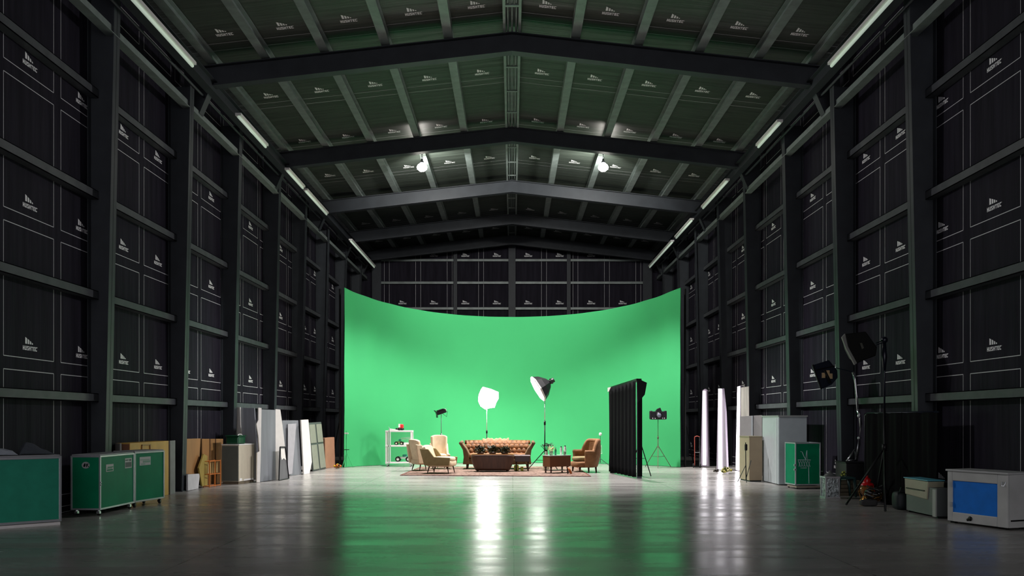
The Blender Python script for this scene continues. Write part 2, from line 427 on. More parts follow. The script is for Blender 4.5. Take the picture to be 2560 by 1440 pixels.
# ------------------------------------------------------------------ green screen
Rr = 6.43; YC = 31.9-Rr
def scr(u, v):
    a = (-1+2*u)*math.asin(5.5/Rr)
    # the cloth leaves the floor along a small cove
    x = Rr*math.sin(a); y = YC+Rr*math.cos(a)
    top = 5.26+.60*(abs(-1+2*u)**2.2)
    z = .01+(top-.01)*v
    w = .012*math.sin(a*38)*(.3+.7*v)+.03*max(0, abs(-1+2*u)-.9)*math.sin(v*14)
    return V((x*(1+w*.3), y+w, z))
t = thing('green_screen', (0, 31.9, 0), 'huge curved green chroma screen standing across the back of the hall', 'green screen')
mb = MB().grid(scr, 300, 24); mb.sm = [False]*len(mb.sm); mb.build('screen_cloth', GREEN, t, solid=.02)
mb = MB(); mb.tube([scr(i/60, 1)+V((0, .03, .0)) for i in range(61)], .03, 8); mb.build('top_rail', GREEN, t)
for u in (0, .25, .5, .75, 1):
    p = scr(u, 1); q = V((p.x*1.03, p.y+.12, 0)); MB().tube([q, V((q.x, q.y, p.z))], .035, 8).build('upright', BLACK, t)
    MB().tube([V((q.x, q.y, 1.6)), V((q.x*1.08, q.y+.8, 0.02))], .02, 6).build('brace', BLACK, t)

# ------------------------------------------------------------------ helpers for things
def frame_of(A, B):
    d = (B-A); L = d.length; d.normalize(); n = V((-d.y, d.x, 0))
    M = Matrix(((d.x, n.x, 0, A.x), (d.y, n.y, 0, A.y), (0, 0, 1, 0), (0, 0, 0, 1)))
    return M, L                                          # local x runs along the face, y away from the viewer
def onplane(px, py, A, B):
    M, L = frame_of(A, B); n = M.to_3x3() @ V((0, 1, 0))
    r = V(((px-1280)/F, 1, -(py-HZ)/F)); o = V((0, 0, EYE))
    s = (A-o).dot(n)/r.dot(n); return o+r*s
def flat(name, pts, a, b_, m, label, cat, th=.04, back=0., group=None, extra=None):
    A, B = fl(*a), fl(*b_); M, L = frame_of(A, B); n = M.to_3x3() @ V((0, 1, 0))
    P = []
    for p in pts:
        q = onplane(p[0], p[1], A, B); q.z = max(q.z, .002); P.append(q+n*back)
    if extra is None:
        o = MB().prism(P, n*th).build(name, m, bevel=.004)
        return tag(o, label, cat, group)
    c = sum(P, V((0, 0, 0)))/len(P); c.z = 0
    t = thing(name, c, label, cat, group)
    MB().prism(P, n*th).build('panel', m, t, bevel=.004)
    extra(t, P, n)
    return t
def caster(t, p, h, m=CHROME):
    x, y, _ = p
    c = MB().tube([(x, y, h), (x, y, h*.55)], .02, 6).box((x-.025, y-.03, h*.35), (x+.025, y+.03, h*.75)).build('caster', m, t)
    mb = MB(); mb.tube([(x-.015, y+.012, h*.45), (x+.015, y+.012, h*.45)], h*.44, 12); mb.build('wheel', RUBBER, c)
def edges(mb, L, D, z0, z1, r, M):
    for x in (0, L):
        for y in (0, D): mb.box((x-r, y-r, z0-r), (x+r, y+r, z1+r), M=M)
    for z in (z0, z1):
        for y in (0, D): mb.box((0, y-r, z-r), (L, y+r, z+r), M=M)
        for x in (0, L): mb.box((x-r, 0, z-r), (x+r, D, z+r), M=M)
def case(name, a, b_, depth, z0, z1, label, cat, body, edge=SILVER, lid=GLID, cast=True, er=.014, group=None, casts=CHROME):
    A, B = fl(*a), fl(*b_); M, L = frame_of(A, B)
    t = thing(name, A, label, cat, group)
    MB().box((0, 0, z0), (L, depth, z1), M=M).build('body', body, t)
    if edge: mb = MB(); edges(mb, L, depth, z0, z1, er, M); mb.build('edge_frame', edge, t, bevel=.003)
    if lid: MB().box((.0, .0, z1+er), (L, depth, z1+er+.02), M=M).build('lid', lid, t, bevel=.005)
    if cast:
        for x in (.06, L-.06):
            for y in (.05, depth-.05): caster(t, M @ V((x, y, 0)), z0-er, casts)
    return t, M, L
def sticker(t, M, L, u, v, w, h, pat, m=WHITE, m2=None):
    mb = MB(); y = -.004
    mb.box((u, y, v), (u+w, y+.002, v+h), 0, M)
    for (a, b_, c, d) in pat: mb.box((u+a*w, y-.002, v+b_*h), (u+c*w, y, v+d*h), 1, M)
    return mb.build('sticker', [m, m2 or GCASE], t)
STK = mat('sticker_grey', (176, 180, 178), .5); STKD = mat('sticker_ink', (70, 84, 80), .6)

# ------------------------------------------------------------------ left row
t, M, L = case('rolling_case', (150, 1313), (-6, 1323), -.01, .12, .98, 'x', 'x', GCASE) if False else (None, None, None)
A, B = fl(-14, 1324), fl(150, 1312)
t, M, L = case('flight_case', (-14, 1324), (150, 1312), .27, .07, 1.0, 'large green trunk with silver edges cut off by the left picture edge', 'case', mat('teal_case', (44, 146, 118), .5, var=.1, spec=.2), lid=GLID, cast=False, er=.018)
MB().box((.0, -.02, 0), (L, .26, .045), M=M).build('base_skid', WHITE, t, bevel=.004)
def cloth(name, M, L, D, z, m, label, hs, seed, cat='cloth'):
    rnd = random.Random(seed); ph = [rnd.uniform(0, 6) for _ in range(6)]
    def fn(u, v):
        x = u*L; y = v*D
        e = min(u, 1-u, v, 1-v); k = min(1, e*5)
        h = hs*k*(.62+.3*math.sin(u*3.3+ph[0])+.14*math.sin(v*4+u*4+ph[1])+.06*math.sin(u*13+ph[2]+v*7))
        return M @ V((x, y, z+max(.004, h)))
    o = MB().grid(fn, 30, 16).build(name, m, sub=1); o.modifiers.new('s', 'SOLIDIFY').thickness = .012
    return tag(o, label, cat)
cloth('folded_blanket', M @ Matrix.Translation((.02, .01, 0)), .28, .25, 1.053, mat('grey_blanket', (150, 158, 166), .9, bump=.2), 'light grey folded cloth at the left end of the left-edge green trunk', .1, 3)
cloth('black_cloth', M @ Matrix.Translation((.32, .02, 0)), .46, .24, 1.053, mat('charcoal_cloth', (62, 68, 74), .9, bump=.3), 'crumpled dark cloth heaped on top of the left-edge green trunk', .17, 8)

caseA, M, L = case('rolling_case', (250, 1290), (334, 1271), .46, .11, .96, 'green wheeled case with a round sticker on its dark end, beside the left wall', 'case', GCASE, group='pair of green wheeled cases on the left')
sticker(caseA, M, L, .2, .70, .26, .12, [(.1,.1,.9,.32), (.2,.55,.95,.66), (.1,.42,.8,.5)], STK, GCASE)
sticker(caseA, M, L, L-.34, .72, .26, .17, [(.06,.75,.5,.88), (.6,.7,.9,.9), (.06,.1,.94,.6)], STK, STKD)
Me = M @ Matrix.Translation((0, .46, 0)) @ Matrix.Rotation(-PI/2, 4, 'Z')
mb = MB(); cx, cz = .23, .82
mb.prism([(cx+.065*math.cos(2*PI*q/20), -.006, cz+.055*math.sin(2*PI*q/20)) for q in range(20)], (0, .005, 0), 0, Me)
for q in ([(-.04,-.02),(-.015,-.03),(0,.0),(-.005,.03),(-.02,.03)], [(.005,-.03),(.018,-.03),(.03,.025),(.012,.025)], [(.02,0),(.05,.02),(.045,.03),(.02,.012)], [(.02,0),(.045,-.03),(.055,-.025),(.028,.006)]):
    mb.prism([(cx+a, -.009, cz+c) for a, c in q], (0, .003, 0), 1, Me)
mb.build('sticker', [STK, BLACK], caseA)
mb = MB()
for z in (.5, .54): mb.ball(M @ V((-.012, -.02, z)), .014, 6)
mb.build('latch', SILVER, caseA)
caseB, M, L = case('rolling_case', (337, 1270), (409, 1258), .42, .11, .97, 'green wheeled case with one torn sticker, farther of the pair by the left wall', 'case', GCASE, group='pair of green wheeled cases on the left', casts=BLACK)
sticker(caseB, M, L, .14, .74, .34, .15, [(.05,.62,.9,.7), (.3,.3,.95,.55), (.1,.1,.5,.2)], STK, mat('sticker_green', (110, 150, 130), .5))

A, B = V((-7.12, 16.4, 0)), V((-7.12, 18.25, 0)); M, L = frame_of(A, B)
t = thing('storage_cabinet', A, 'long low yellow wooden box behind the green wheeled cases', 'wooden box')
MB().box((0, 0, 0), (L, .28, 1.12), M=M).build('body', WOODY, t, bevel=.005)
MB().box((-.012, .01, .02), (0, .27, 1.10), M=M).build('end_panel', mat('brown_end', (122, 78, 52), .6), t)
mb = MB()
for a in ((.5, -.02, .95, .9, -.005, .965), (.5, -.02, 1.06, .9, -.005, 1.075), (.5, -.02, .95, .52, -.005, 1.075), (.88, -.02, .95, .9, -.005, 1.075)): mb.box(a[:3], a[3:], M=M)
mb.build('handle', mat('wood_handle', (168, 120, 60), .5), t)
mb = MB().box((0, 0, 0), (.28, .03, 1.12), M=frame_of(V((-7.1, 18.28, 0)), V((-7.1, 18.7, 0)))[0]); tag(mb.build('board', mat('grey_board', (122, 124, 122), .6, var=.1), bevel=.004), 'narrow grey board standing at the far end of the yellow box', 'board')
mb = MB().box((0, 0, 0), (.26, .03, 1.12), M=frame_of(V((-7.38, 16.36, 0)), V((-7.14, 16.1, 0)))[0]); tag(mb.build('board', mat('pale_board', (168, 166, 158), .6, var=.1), bevel=.004), 'pale grey board behind the first green case beside the yellow box', 'board')

flat('cardboard_sheet', [(466, 1097), (505, 1096), (500, 1187), (468, 1185)], (462, 1228), (505, 1218), WOODB, 'plain brown cardboard sheet propped behind the white low board', 'board', back=.03)
def kids(t, P, n):
    for q in (.35, .62):
        a = P[0].lerp(P[1], q); c = P[3].lerp(P[2], q)
        MB().tube([a-n*.01, c-n*.01], .008, 5).build('batten', DWOOD, t)
flat('plywood_sheet', [(505, 1097), (558, 1097), (556, 1212), (507, 1220)], (507, 1213), (556, 1206), mat('ply', (158, 116, 68), .6, var=.15, stretch=(1, 1, .2)), 'brown plywood sheet with battens leaning between the columns on the left', 'board', extra=kids)
flat('white_board', [(470, 1186), (500, 1184), (496, 1222), (470, 1227)], (470, 1228), (500, 1221), mat('dull_white', (196, 194, 196), .6, var=.08), 'low white board on the floor under the brown cardboard sheet', 'board')
flat('mustard_cloth', [(500, 1170), (512, 1135), (521, 1140), (521, 1213), (508, 1216)], (500, 1222), (522, 1217), mat('mustard', (150, 130, 60), .8, var=.2, stretch=(4, 4, .4), scale=8), 'narrow mustard yellow cloth panel beside the orange wire rack', 'cloth', back=.02)
A, B = fl(524, 1219), fl(551, 1215); M, L = frame_of(A, B)
t = thing('wire_rack', A, 'small orange wire rack standing left of the cream cabinet', 'rack')
OR = mat('orange_wire', (196, 112, 44), .4)
for z in (.03, .3, .6): MB().tube([M @ V((0, 0, z)), M @ V((L, 0, z)), M @ V((L, .15, z)), M @ V((0, .15, z)), M @ V((0, 0, z))], .009, 6).build('shelf_ring', OR, t)
for x in (0, L/2, L):
    for y in (0, .15): MB().tube([M @ V((x, y, 0)), M @ V((x, y, .62))], .011, 6).build('post', OR, t)
mb = MB()
for k in range(5): mb.tube([M @ V((L*(k+.5)/5, .07, .32)), M @ V((L*(k+.5)/5+.01, .07, .57))], [.02, .012], 6)
mb.build('wire_basket', mat('straw', (190, 166, 110), .6), t)

A = fl(597, 1211); Bq = fl(636, 1205)
t = thing('cream_cabinet', A, 'waist-high cream and grey cabinet with a green tub on top', 'cabinet')
M, L = frame_of(A, Bq)
MB().box((0, 0, .06), (L, .44, .94), M=M).build('body', mat('cabinet_cream', (188, 178, 158), .55, var=.05), t, bevel=.008)
MB().box((-.012, .012, .08), (0, .43, .92), M=M).build('side_panel', mat('cabinet_grey', (92, 98, 92), .55, var=.05), t)
MB().box((-.01, -.01, .94), (L+.01, .45, .965), M=M).build('top', WHITE, t, bevel=.004)
MB().box((.02, .02, 0), (L, .42, .05), M=M).build('pallet', mat('pallet_wood', (110, 98, 80), .7, var=.4), t)
MB().box((.03, -.006, .08), (.16, 0, .14), M=M).box((.25, -.006, .07), (L-.05, 0, .11), M=M).build('label_plate', WHITE, t)
t = thing('storage_tub', A+V((0, 0, .966)), 'dark green plastic tub sitting on the cream cabinet', 'tub')
GT = mat('tub_green', (10, 74, 46), .35)
MB().box((.08, .05, .967), (.46, .38, 1.15), M=M).build('body', GT, t, bevel=.03)
MB().box((.065, .035, 1.15), (.475, .395, 1.175), M=M).build('rim', GT, t, bevel=.008)
mb = MB().tube([M @ V((.14, .1, 1.17)), M @ V((.2, .1, 1.2)), M @ V((.32, .1, 1.2)), M @ V((.38, .1, 1.17))], .012, 6); mb.build('handle', WHITE, t)

GS = mat('grey_sheet', (118, 122, 126), .7, var=.15, scale=2, stretch=(3, 3, .3), bump=.2, bscale=3)
GL = mat('light_grey_flat', (170, 168, 172), .6, var=.06)
DGR = mat('green_grey_flat', (142, 144, 130), .6, var=.08)
WF = mat('white_flat', (232, 228, 220), .55, var=.04)
flat('stage_flat', [(587, 1018), (600, 1018), (601, 1060), (604, 1100), (602, 1198), (590, 1198), (592, 1090), (588, 1048)], (586, 1199), (645, 1201), WF, 'white scalloped stage flat at the column behind the cream cabinet', 'stage flat', th=.03, group='stage flats leaning along the left wall')
flat('canvas_sheet', [(599, 1019), (633, 1020), (637, 1100), (641, 1200), (603, 1199)], (586, 1199), (645, 1201), mat('pale_grey_canvas', (176, 180, 188), .7, var=.15, scale=2, stretch=(3, 3, .3), bump=.2, bscale=3), 'grey canvas sheet hanging behind the green tub', 'canvas', th=.02, back=.05)
flat('stage_flat', [(646, 1019), (654, 1020), (652, 1140), (650, 1206), (642, 1206), (643, 1132), (649, 1128), (646, 1090), (641, 1060), (646, 1050)], (640, 1207), (656, 1206), WF, 'narrow white notched stage flat between the two grey sheets on the left', 'stage flat', group='stage flats leaning along the left wall')
flat('canvas_sheet', [(651, 1023), (689, 1025), (689, 1199), (650, 1205)], (650, 1206), (689, 1200), GS, 'wide grey canvas panel left of the tallest white flat', 'canvas', th=.03)
flat('stage_flat', [(689, 1023), (701, 1024), (706, 1060), (713, 1120), (720, 1195), (691, 1199), (687, 1080)], (686, 1200), (722, 1197), WF, 'tall tapering white stage flat with a small framed panel against it', 'stage flat', group='stage flats leaning along the left wall')
def kids(t, P, n):
    mb = MB()
    for a, b_ in zip(P, P[1:]+P[:1]): mb.tube([a-n*.01, b_-n*.01], .012, 6)
    mb.build('frame', BLACK, t)
    c = [P[0].lerp(P[3], q).lerp(P[1].lerp(P[2], q), w)-n*.006 for q, w in ((.05, .15), (.05, .85), (.42, .9), (.35, .6), (.4, .3), (.3, .2))]
    MB().prism(c, n*.004).build('paper_patch', WF, t)
flat('framed_panel', [(696, 1117), (709, 1117), (718, 1196), (693, 1201)], (692, 1202), (719, 1198), mat('framed_grey', (104, 104, 106), .6, var=.12, stretch=(3, 3, .4)), 'small black-framed grey panel leaning on the tall white flat', 'framed panel', th=.015, back=-.04, extra=kids)
flat('stage_flat', [(706, 1051), (746, 1051), (754, 1186), (708, 1191)], (704, 1192), (756, 1186), GS, 'dull grey stage flat just right of the tall tapering white one', 'stage flat', group='stage flats leaning along the left wall')
flat('stage_flat', [(716, 1060), (737, 1059), (727, 1184), (716, 1187)], (704, 1192), (756, 1186), GL, 'slim pale lilac board leaning on the dull grey flat', 'stage flat', th=.02, back=-.05)
flat('stage_flat', [(748, 1050), (766, 1049), (770, 1090), (775, 1155), (769, 1184), (755, 1186)], (750, 1187), (776, 1183), WF, 'white stage flat with a brown stain, in the middle of the farther group', 'stage flat', back=-.06, group='stage flats leaning along the left wall')
def kids(t, P, n):
    for a, b_ in ((0, .47), (.53, 1)):
        q = [P[0].lerp(P[1], a+.02), P[0].lerp(P[1], b_-.02), P[3].lerp(P[2], b_-.02), P[3].lerp(P[2], a+.02)]
        for lo, hi in ((.04, .42), (.46, .97)):
            w = [q[0].lerp(q[3], lo), q[1].lerp(q[2], lo), q[1].lerp(q[2], hi), q[0].lerp(q[3], hi)]
            MB().prism([p-n*.012 for p in w], n*.01).build('door_panel', DGR, t, bevel=.003)
flat('double_door_flat', [(771, 1057), (803, 1055), (815, 1171), (783, 1179)], (770, 1181), (816, 1172), mat('door_frame_grey', (78, 84, 82), .6), 'grey-green double door set piece leaning at the far end of the left flats', 'door set piece', extra=kids)
flat('timber_board', [(812, 1095), (836, 1093), (838, 1168), (814, 1171)], (811, 1172), (839, 1168), mat('ply_pink', (168, 122, 96), .6, var=.08), 'pinkish brown board standing nearest the left edge of the green screen', 'board', th=.12)
def blossoms(name, c, r, n, cols, label, cat='flowers', parent_m=None, seed=1, sz=.035):
    rnd = random.Random(seed); t = thing(name, c, label, cat)
    for k, col in enumerate(cols):
        mb = MB()
        for q in range(n):
            a, e, d = rnd.uniform(0, 6.28), rnd.uniform(.1, 1.4), rnd.uniform(.3, 1)
            p = V(c)+V((r*d*math.cos(a)*math.cos(e), r*d*math.sin(a)*math.cos(e), r*d*math.sin(e)+sz))
            mb.ball(p, (sz*rnd.uniform(.6, 1.1),)*3, 5)
        mb.build('blossom' if k else 'foliage', mat('petal_%d_%d_%d' % col, col, .7), t)
    return t
c = fl(843, 1172); blossoms('flower_posy', c, .12, 10, [(90, 60, 20), (232, 190, 30), (214, 110, 40)], 'small yellow and orange bunch on the floor at the left foot of the green screen', seed=4)
# light stand at the screen's left edge
p = fl(866, 1170); t = thing('light_stand', p, 'thin pale stand in front of the left edge of the green screen', 'light stand')
MB().tube([p+V((0, 0, .02)), p+V((0, 0, 1.2))], .012, 6).build('pole', GREEN, t)
MB().box(p+V((-.07, -.02, .58)), p+V((.09, .02, .6))).build('crossbar', BLACK, t)
MB().box(p+V((-.06, -.03, 1.1)), p+V((.06, .03, 1.14))).build('clamp', WHITE, t)
for a in (0, 2.1, 4.2): MB().tube([p+V((0, 0, .5)), p+V((.22*math.cos(a), .22*math.sin(a), .01))], .008, 5).build('leg', GREEN, t)

# ------------------------------------------------------------------ rug
RUG = bpy.data.materials.new('persian_rug'); RUG.use_nodes = True; nt = RUG.node_tree; b = nt.nodes['Principled BSDF']; b.inputs['Roughness'].default_value = .95
tc = nt.nodes.new('ShaderNodeTexCoord'); w = N('ShaderNodeTexVoronoi', Scale=5.); w.feature = 'DISTANCE_TO_EDGE'; nt.links.new(tc.outputs['Object'], w.inputs['Vector'])
cr = nt.nodes.new('ShaderNodeValToRGB'); cr.color_ramp.elements[0].color = lin((84, 56, 46)); cr.color_ramp.elements[1].color = lin((136, 112, 98)); cr.color_ramp.elements[1].position = .12
nt.links.new(w.outputs['Distance'], cr.inputs[0]); nt.links.new(cr.outputs[0], b.inputs['Base Color'])
A = [fl(1000, 1189), fl(1478, 1192), fl(1440, 1167), fl(1052, 1168)]
cc = sum(A, V((0, 0, 0)))/4; cc.z = 0
t = thing('patterned_rug', cc, 'large faded red patterned rug under the sofa and armchairs', 'rug')
rd = []
for i in range(4):
    p, q = A[i], A[(i+1) % 4]
    for k in range(12): rd.append(p.lerp(q, k/12)+V((0, .05*math.sin(k*1.3+i), .002)))
MB().prism(rd, (0, 0, .014)).build('pile', RUG, t)
inner = [cc+(p-cc)*.984 for p in rd]
mb = MB(); n = len(rd)
mb.add([p+V((0, 0, .016)) for p in rd]+[V((p.x, p.y, .018)) for p in inner], [(i, (i+1) % n, (i+1) % n+n, i+n) for i in range(n)])
mb.build('border', mat('rug_border', (104, 46, 36), .95, var=.4, scale=14), t)

# ------------------------------------------------------------------ furniture
def leg(t, a, b_, r0=.022, r1=.012, m=DWOOD): MB().tube([a, b_], [r0, r1], 8).build('leg', m, t)
RZ = .018
def lounge_chair(name, px, py, rot, W, D, H, label, m1=CREAM, m2=OLIVE, seat=.42, lean=.16, legh=.18, armh=.58):
    p = fl(px, py); p.z = RZ if p.y < 28 else 0
    t = thing(name, p, label, 'armchair', 'cream armchairs')
    M = Matrix.Translation(p) @ Matrix.Rotation(rot, 4, 'Z')      # local +x is the way it faces
    MB().rbox((0, 0, legh+.09), (D/2, W/2, .09), .04, M).build('seat_base', m1, t)
    MB().rbox((.05, 0, seat-.02), (D/2-.05, W/2-.06, .075), .06, M).build('seat_cushion', m1, t)
    def back(u, v):
        y = (-1+2*u)*W/2*(.92+.08*v); z = legh+.05+(H-legh-.05)*v
        x = -D/2+.08-lean*v+.10*abs(-1+2*u)**3*(1-.3*v)
        return M @ V((x, y, z-.05*abs(-1+2*u)**4*v))
    MB().grid(back, 16, 10).build('backrest', m1, t, solid=.1, bevel=.02, sub=1)
    for s in (-1, 1):
        y = s*W/2
        P = [(-D/2-.02, legh+.04), (D/2-.04, legh+.04), (D/2-.01, seat+.04), (-D/2+.27, seat+.06), (-D/2+.1, armh+.2), (-D/2-lean*.8, armh+.22)]
        MB().prism([M @ V((a, y-.035, z)) for a, z in P], (M.to_3x3() @ V((0, .07, 0)))).build('side_panel', m2, t, bevel=.02)
        for x, dx in ((-D/2+.1, -.05), (D/2-.12, .04)):
            leg(t, M @ V((x, s*(W/2-.1), legh+.02)), M @ V((x+dx, s*(W/2-.06), 0)))
    return t
lounge_chair('armchair', 1104, 1184, -.22, .74, .76, .80, 'nearest cream armchair with an olive side panel, facing the dark coffee table', legh=.19, lean=.2, armh=.5)
lounge_chair('armchair', 1058, 1177, .55, .66, .6, .95, 'cream armchair behind and left of the nearest one', m2=CREAM, lean=.14)
lounge_chair('armchair', 1100, 1173, -1.35, .5, .62, 1.06, 'tallest cream high-backed armchair facing the camera behind the other two', m2=CREAM, lean=.05)

# sofa
p = fl(1243, 1174); Y0 = p.y; sc = Y0/F
t = thing('chesterfield_sofa', p, 'long golden brown tufted sofa with flared arms below the glowing lamp', 'sofa')
W2 = 92*sc; z0 = RZ
def sback(u, v):
    x = p.x+(-1+2*u)*(W2-.16); z = .36+.5*v
    tuft = .035*abs(math.sin(u*PI*13+(PI/2 if int(v*4) % 2 else 0)))*abs(math.sin(v*4*PI))**.5
    roll = .10*max(0, v-.7)/.3
    return V((x, Y0+.48+.1*v+roll-tuft*1.3, z+(.03*math.sin(v*PI) if v < 1 else 0)))
MB().grid(sback, 140, 30).build('backrest', SOFA, t, solid=.1)
MB().tube([(p.x-W2+.1, Y0+.66, .84), (p.x, Y0+.67, .855), (p.x+W2-.1, Y0+.66, .84)], .065, 12).build('top_roll', SOFA, t)
MB().rbox((p.x, Y0+.2, .27), (W2-.16, .36, .115), .04).build('seat_base', SOFAB, t)
for i in range(3): MB().rbox((p.x+(-1+i)*(W2-.2)*.66, Y0+.17, .43), ((W2-.2)*.33, .33, .08), .06).build('seat_cushion', SOFA, t)
for s in (-1, 1):
    prof = [(-.32, .17), (-.30, .5), (-.22, .66), (-.08, .84), (.0, .87), (.03, .83), (-.02, .76), (-.10, .62), (-.13, .4), (-.10, .17)]
    pts = [(p.x+s*(W2+.02+(a if True else 0)), Y0-.14, z) for a, z in prof]
    MB().prism(pts if s > 0 else pts[::-1], (0, .8, 0)).build('arm', SOFAB, t, bevel=.03)
    MB().tube([(p.x+s*(W2-.02), Y0-.16, .83), (p.x+s*(W2-.02), Y0+.64, .85)], .055, 12).build('arm_roll', SOFAB, t)
    for y in (-.08, .55): leg(t, V((p.x+s*(W2-.22), Y0+y, .19)), V((p.x+s*(W2-.2), Y0+y, RZ if y < .3 else 0)), .032, .02)
# throw over the back
def thr(u, v):
    x = xt(1205, Y0)+u*(xt(1272, Y0)-xt(1205, Y0)); k = v*2-1
    return V((x, Y0+.70+.13*k-.02, .95-.26*k*k*(1 if k < 0 else .9)+.012*math.sin(u*40)+.012*math.sin(u*17+v*7)))
o = MB().grid(thr, 60, 14).build('knitted_throw', mat('pink_throw', (178, 128, 98), .95, var=.12, scale=20), solid=.02)
tag(o, 'pale pink throw laid over the middle of the sofa back', 'throw')

# dark tub-shaped coffee table
p = fl(1231, 1181); Y1 = p.y; s1 = Y1/F
t = thing('coffee_table', p, 'dark brown panelled tub-shaped table in front of the sofa', 'coffee table')
def tub(u, v):
    a = 2*PI*u; c_, s_ = math.cos(a), math.sin(a)
    sx_ = math.copysign(abs(c_)**.5, c_); sy_ = math.copysign(abs(s_)**.5, s_)
    w = .50+.13*(1-(1-v)**2) if v < .999 else .63
    return V((p.x+sx_*w*1.0, Y1+.28+sy_*(.26+.05*v), .05+.44*v+RZ))
DT = mat('dark_panel_wood', (74, 50, 38), .45, var=.3, scale=5, stretch=(6, 6, .3))
mb = MB(); mb.grid(tub, 48, 8, cu=True); mb.build('body', DT, t, solid=.03)
ring = [tub(i/48, 1) for i in range(48)]
MB().prism([q+V((0, 0, .0)) for q in ring], (0, 0, .03)).build('top', mat('table_edge', (150, 104, 60), .35, var=.15), t, bevel=.005)
rb = [tub(i/48, 0)-V((0, 0, .02)) for i in range(48)]
MB().prism(rb, (0, 0, .02)).build('base', DWOOD, t)
for s in (-1, 1):
    for y in (.08, .46): leg(t, V((p.x+s*.42, Y1+y, .07)), V((p.x+s*.47, Y1+y-.02, RZ)), .03, .02)
def foliage(mb, c, rx, ry, rz, n, seed, sz=.05):
    r = random.Random(seed)
    for k in range(n):
        a, e = r.uniform(0, 2*PI), r.uniform(-.4, 1.3); d = r.uniform(.3, 1)
        q = V(c)+V((rx*d*math.cos(a)*math.cos(e), ry*d*math.sin(a)*math.cos(e), rz*d*math.sin(e)))
        u = V((r.uniform(-1, 1), r.uniform(-1, 1), r.uniform(-.3, 1))).normalized(); w = u.cross(V((r.uniform(-1, 1), r.uniform(-1, 1), r.uniform(-1, 1)))).normalized()
        s_ = sz*r.uniform(.6, 1.3)
        mb.add([q, q+u*s_+w*s_*.35, q+u*s_*2, q+u*s_-w*s_*.35], [(0, 1, 2, 3)])
LEAF = mat('dark_leaf', (34, 44, 20), .6, var=.3); LEAF2 = mat('yellow_leaf', (150, 140, 70), .6, var=.3)
for i, (dx, lab) in enumerate(((-.36, 'leftmost dark leafy plant in a low bowl on the tub-shaped coffee table'), (.0, 'middle dark leafy plant on the tub-shaped coffee table'), (.36, 'rightmost dark leafy plant on the tub-shaped coffee table'))):
    c = V((p.x+dx, Y1+.28, .54))
    q = thing('table_plant', c, lab, 'plant', 'plants on the coffee table')
    MB().lathe([(.001, 0), (.09, 0), (.13, .05), (.12, .05), (.001, .03)], c, 16).build('bowl', DWOOD, q)
    mb = MB(); foliage(mb, c+V((0, 0, .08)), .17, .14, .12, 150, i, .06); mb.build('foliage', LEAF, q)
    mb = MB(); foliage(mb, c+V((0, -.02, .08)), .17, .12, .07, 25, i+9, .03); mb.build('light_leaves', LEAF2, q)
# low dark side table right of it
p = fl(1304, 1179.5); t = thing('low_table', p, 'low dark wooden table between the coffee table and the right sofa arm', 'table')
MB().box((p.x-.2, p.y, .3), (p.x+.24, p.y+.4, .47)).build('body', mat('dark_stain', (48, 28, 20), .4, var=.2), t, bevel=.008)
MB().box((p.x-.22, p.y-.02, .47), (p.x+.26, p.y+.42, .49)).build('top', mat('glossy_top', (196, 190, 196), .15), t, bevel=.004)
for a in (-.16, .2):
    for y in (.03, .36): leg(t, V((p.x+a, p.y+y, .3)), V((p.x+a, p.y+y, RZ)), .022, .016)
for k, (px, w) in enumerate(((1291, .16), (1305, .1))):
    q = fl(px, 1179); o = MB().rbox((q.x, q.y+.1, RZ+.12), (w*.45, .07, .09 if k == 0 else .06), .03).build('green_cushion', mat('lime_fabric', (206, 218, 90), .8, var=.15)); o.location.z = .05-.0
    o.location.z = RZ
    tag(o, ['larger lime green pouf under the low dark table', 'smaller lime yellow pouf under the low dark table'][k], 'pouf', 'lime poufs under the low table')

# tufted armchair on the right
p = fl(1462, 1180); t = thing('tufted_armchair', p, 'brown tufted barrel-backed armchair on the right of the rug, facing left', 'armchair')
M = Matrix.Translation(p) @ Matrix.Rotation(PI+.35, 4, 'Z')
def barrel(u, v):
    a = -PI*.62+PI*1.24*u; k = abs(-1+2*u)
    top = .93-.33*min(1, max(0, (k-.42)/.22))**1.5
    z = .17+(top-.17)*v; r = .33+.09*v+.03*math.sin(v*PI)
    tf = .02*abs(math.sin(u*PI*9))*math.sin(v*PI)
    return M @ V((-r*math.cos(a)*1.02+.02-tf, r*math.sin(a)*1.02, z))
MB().grid(barrel, 60, 16).build('backrest', TAN, t, solid=.11, bevel=.02)
MB().tube([barrel(i/40, 1)+V((0, 0, .0)) for i in range(41)], .065, 10).build('top_roll', TAN, t)
MB().rbox((.03, 0, .24), (.36, .35, .10), .05, M).build('seat_base', TAN, t)
MB().rbox((.06, 0, .40), (.30, .27, .07), .06, M).build('seat_cushion', OLIVE, t)
for x in (-.24, .27):
    for y in (-.25, .25): leg(t, M @ V((x, y, .17)), M @ V((x*1.05, y*1.05, 0)), .035, .022)

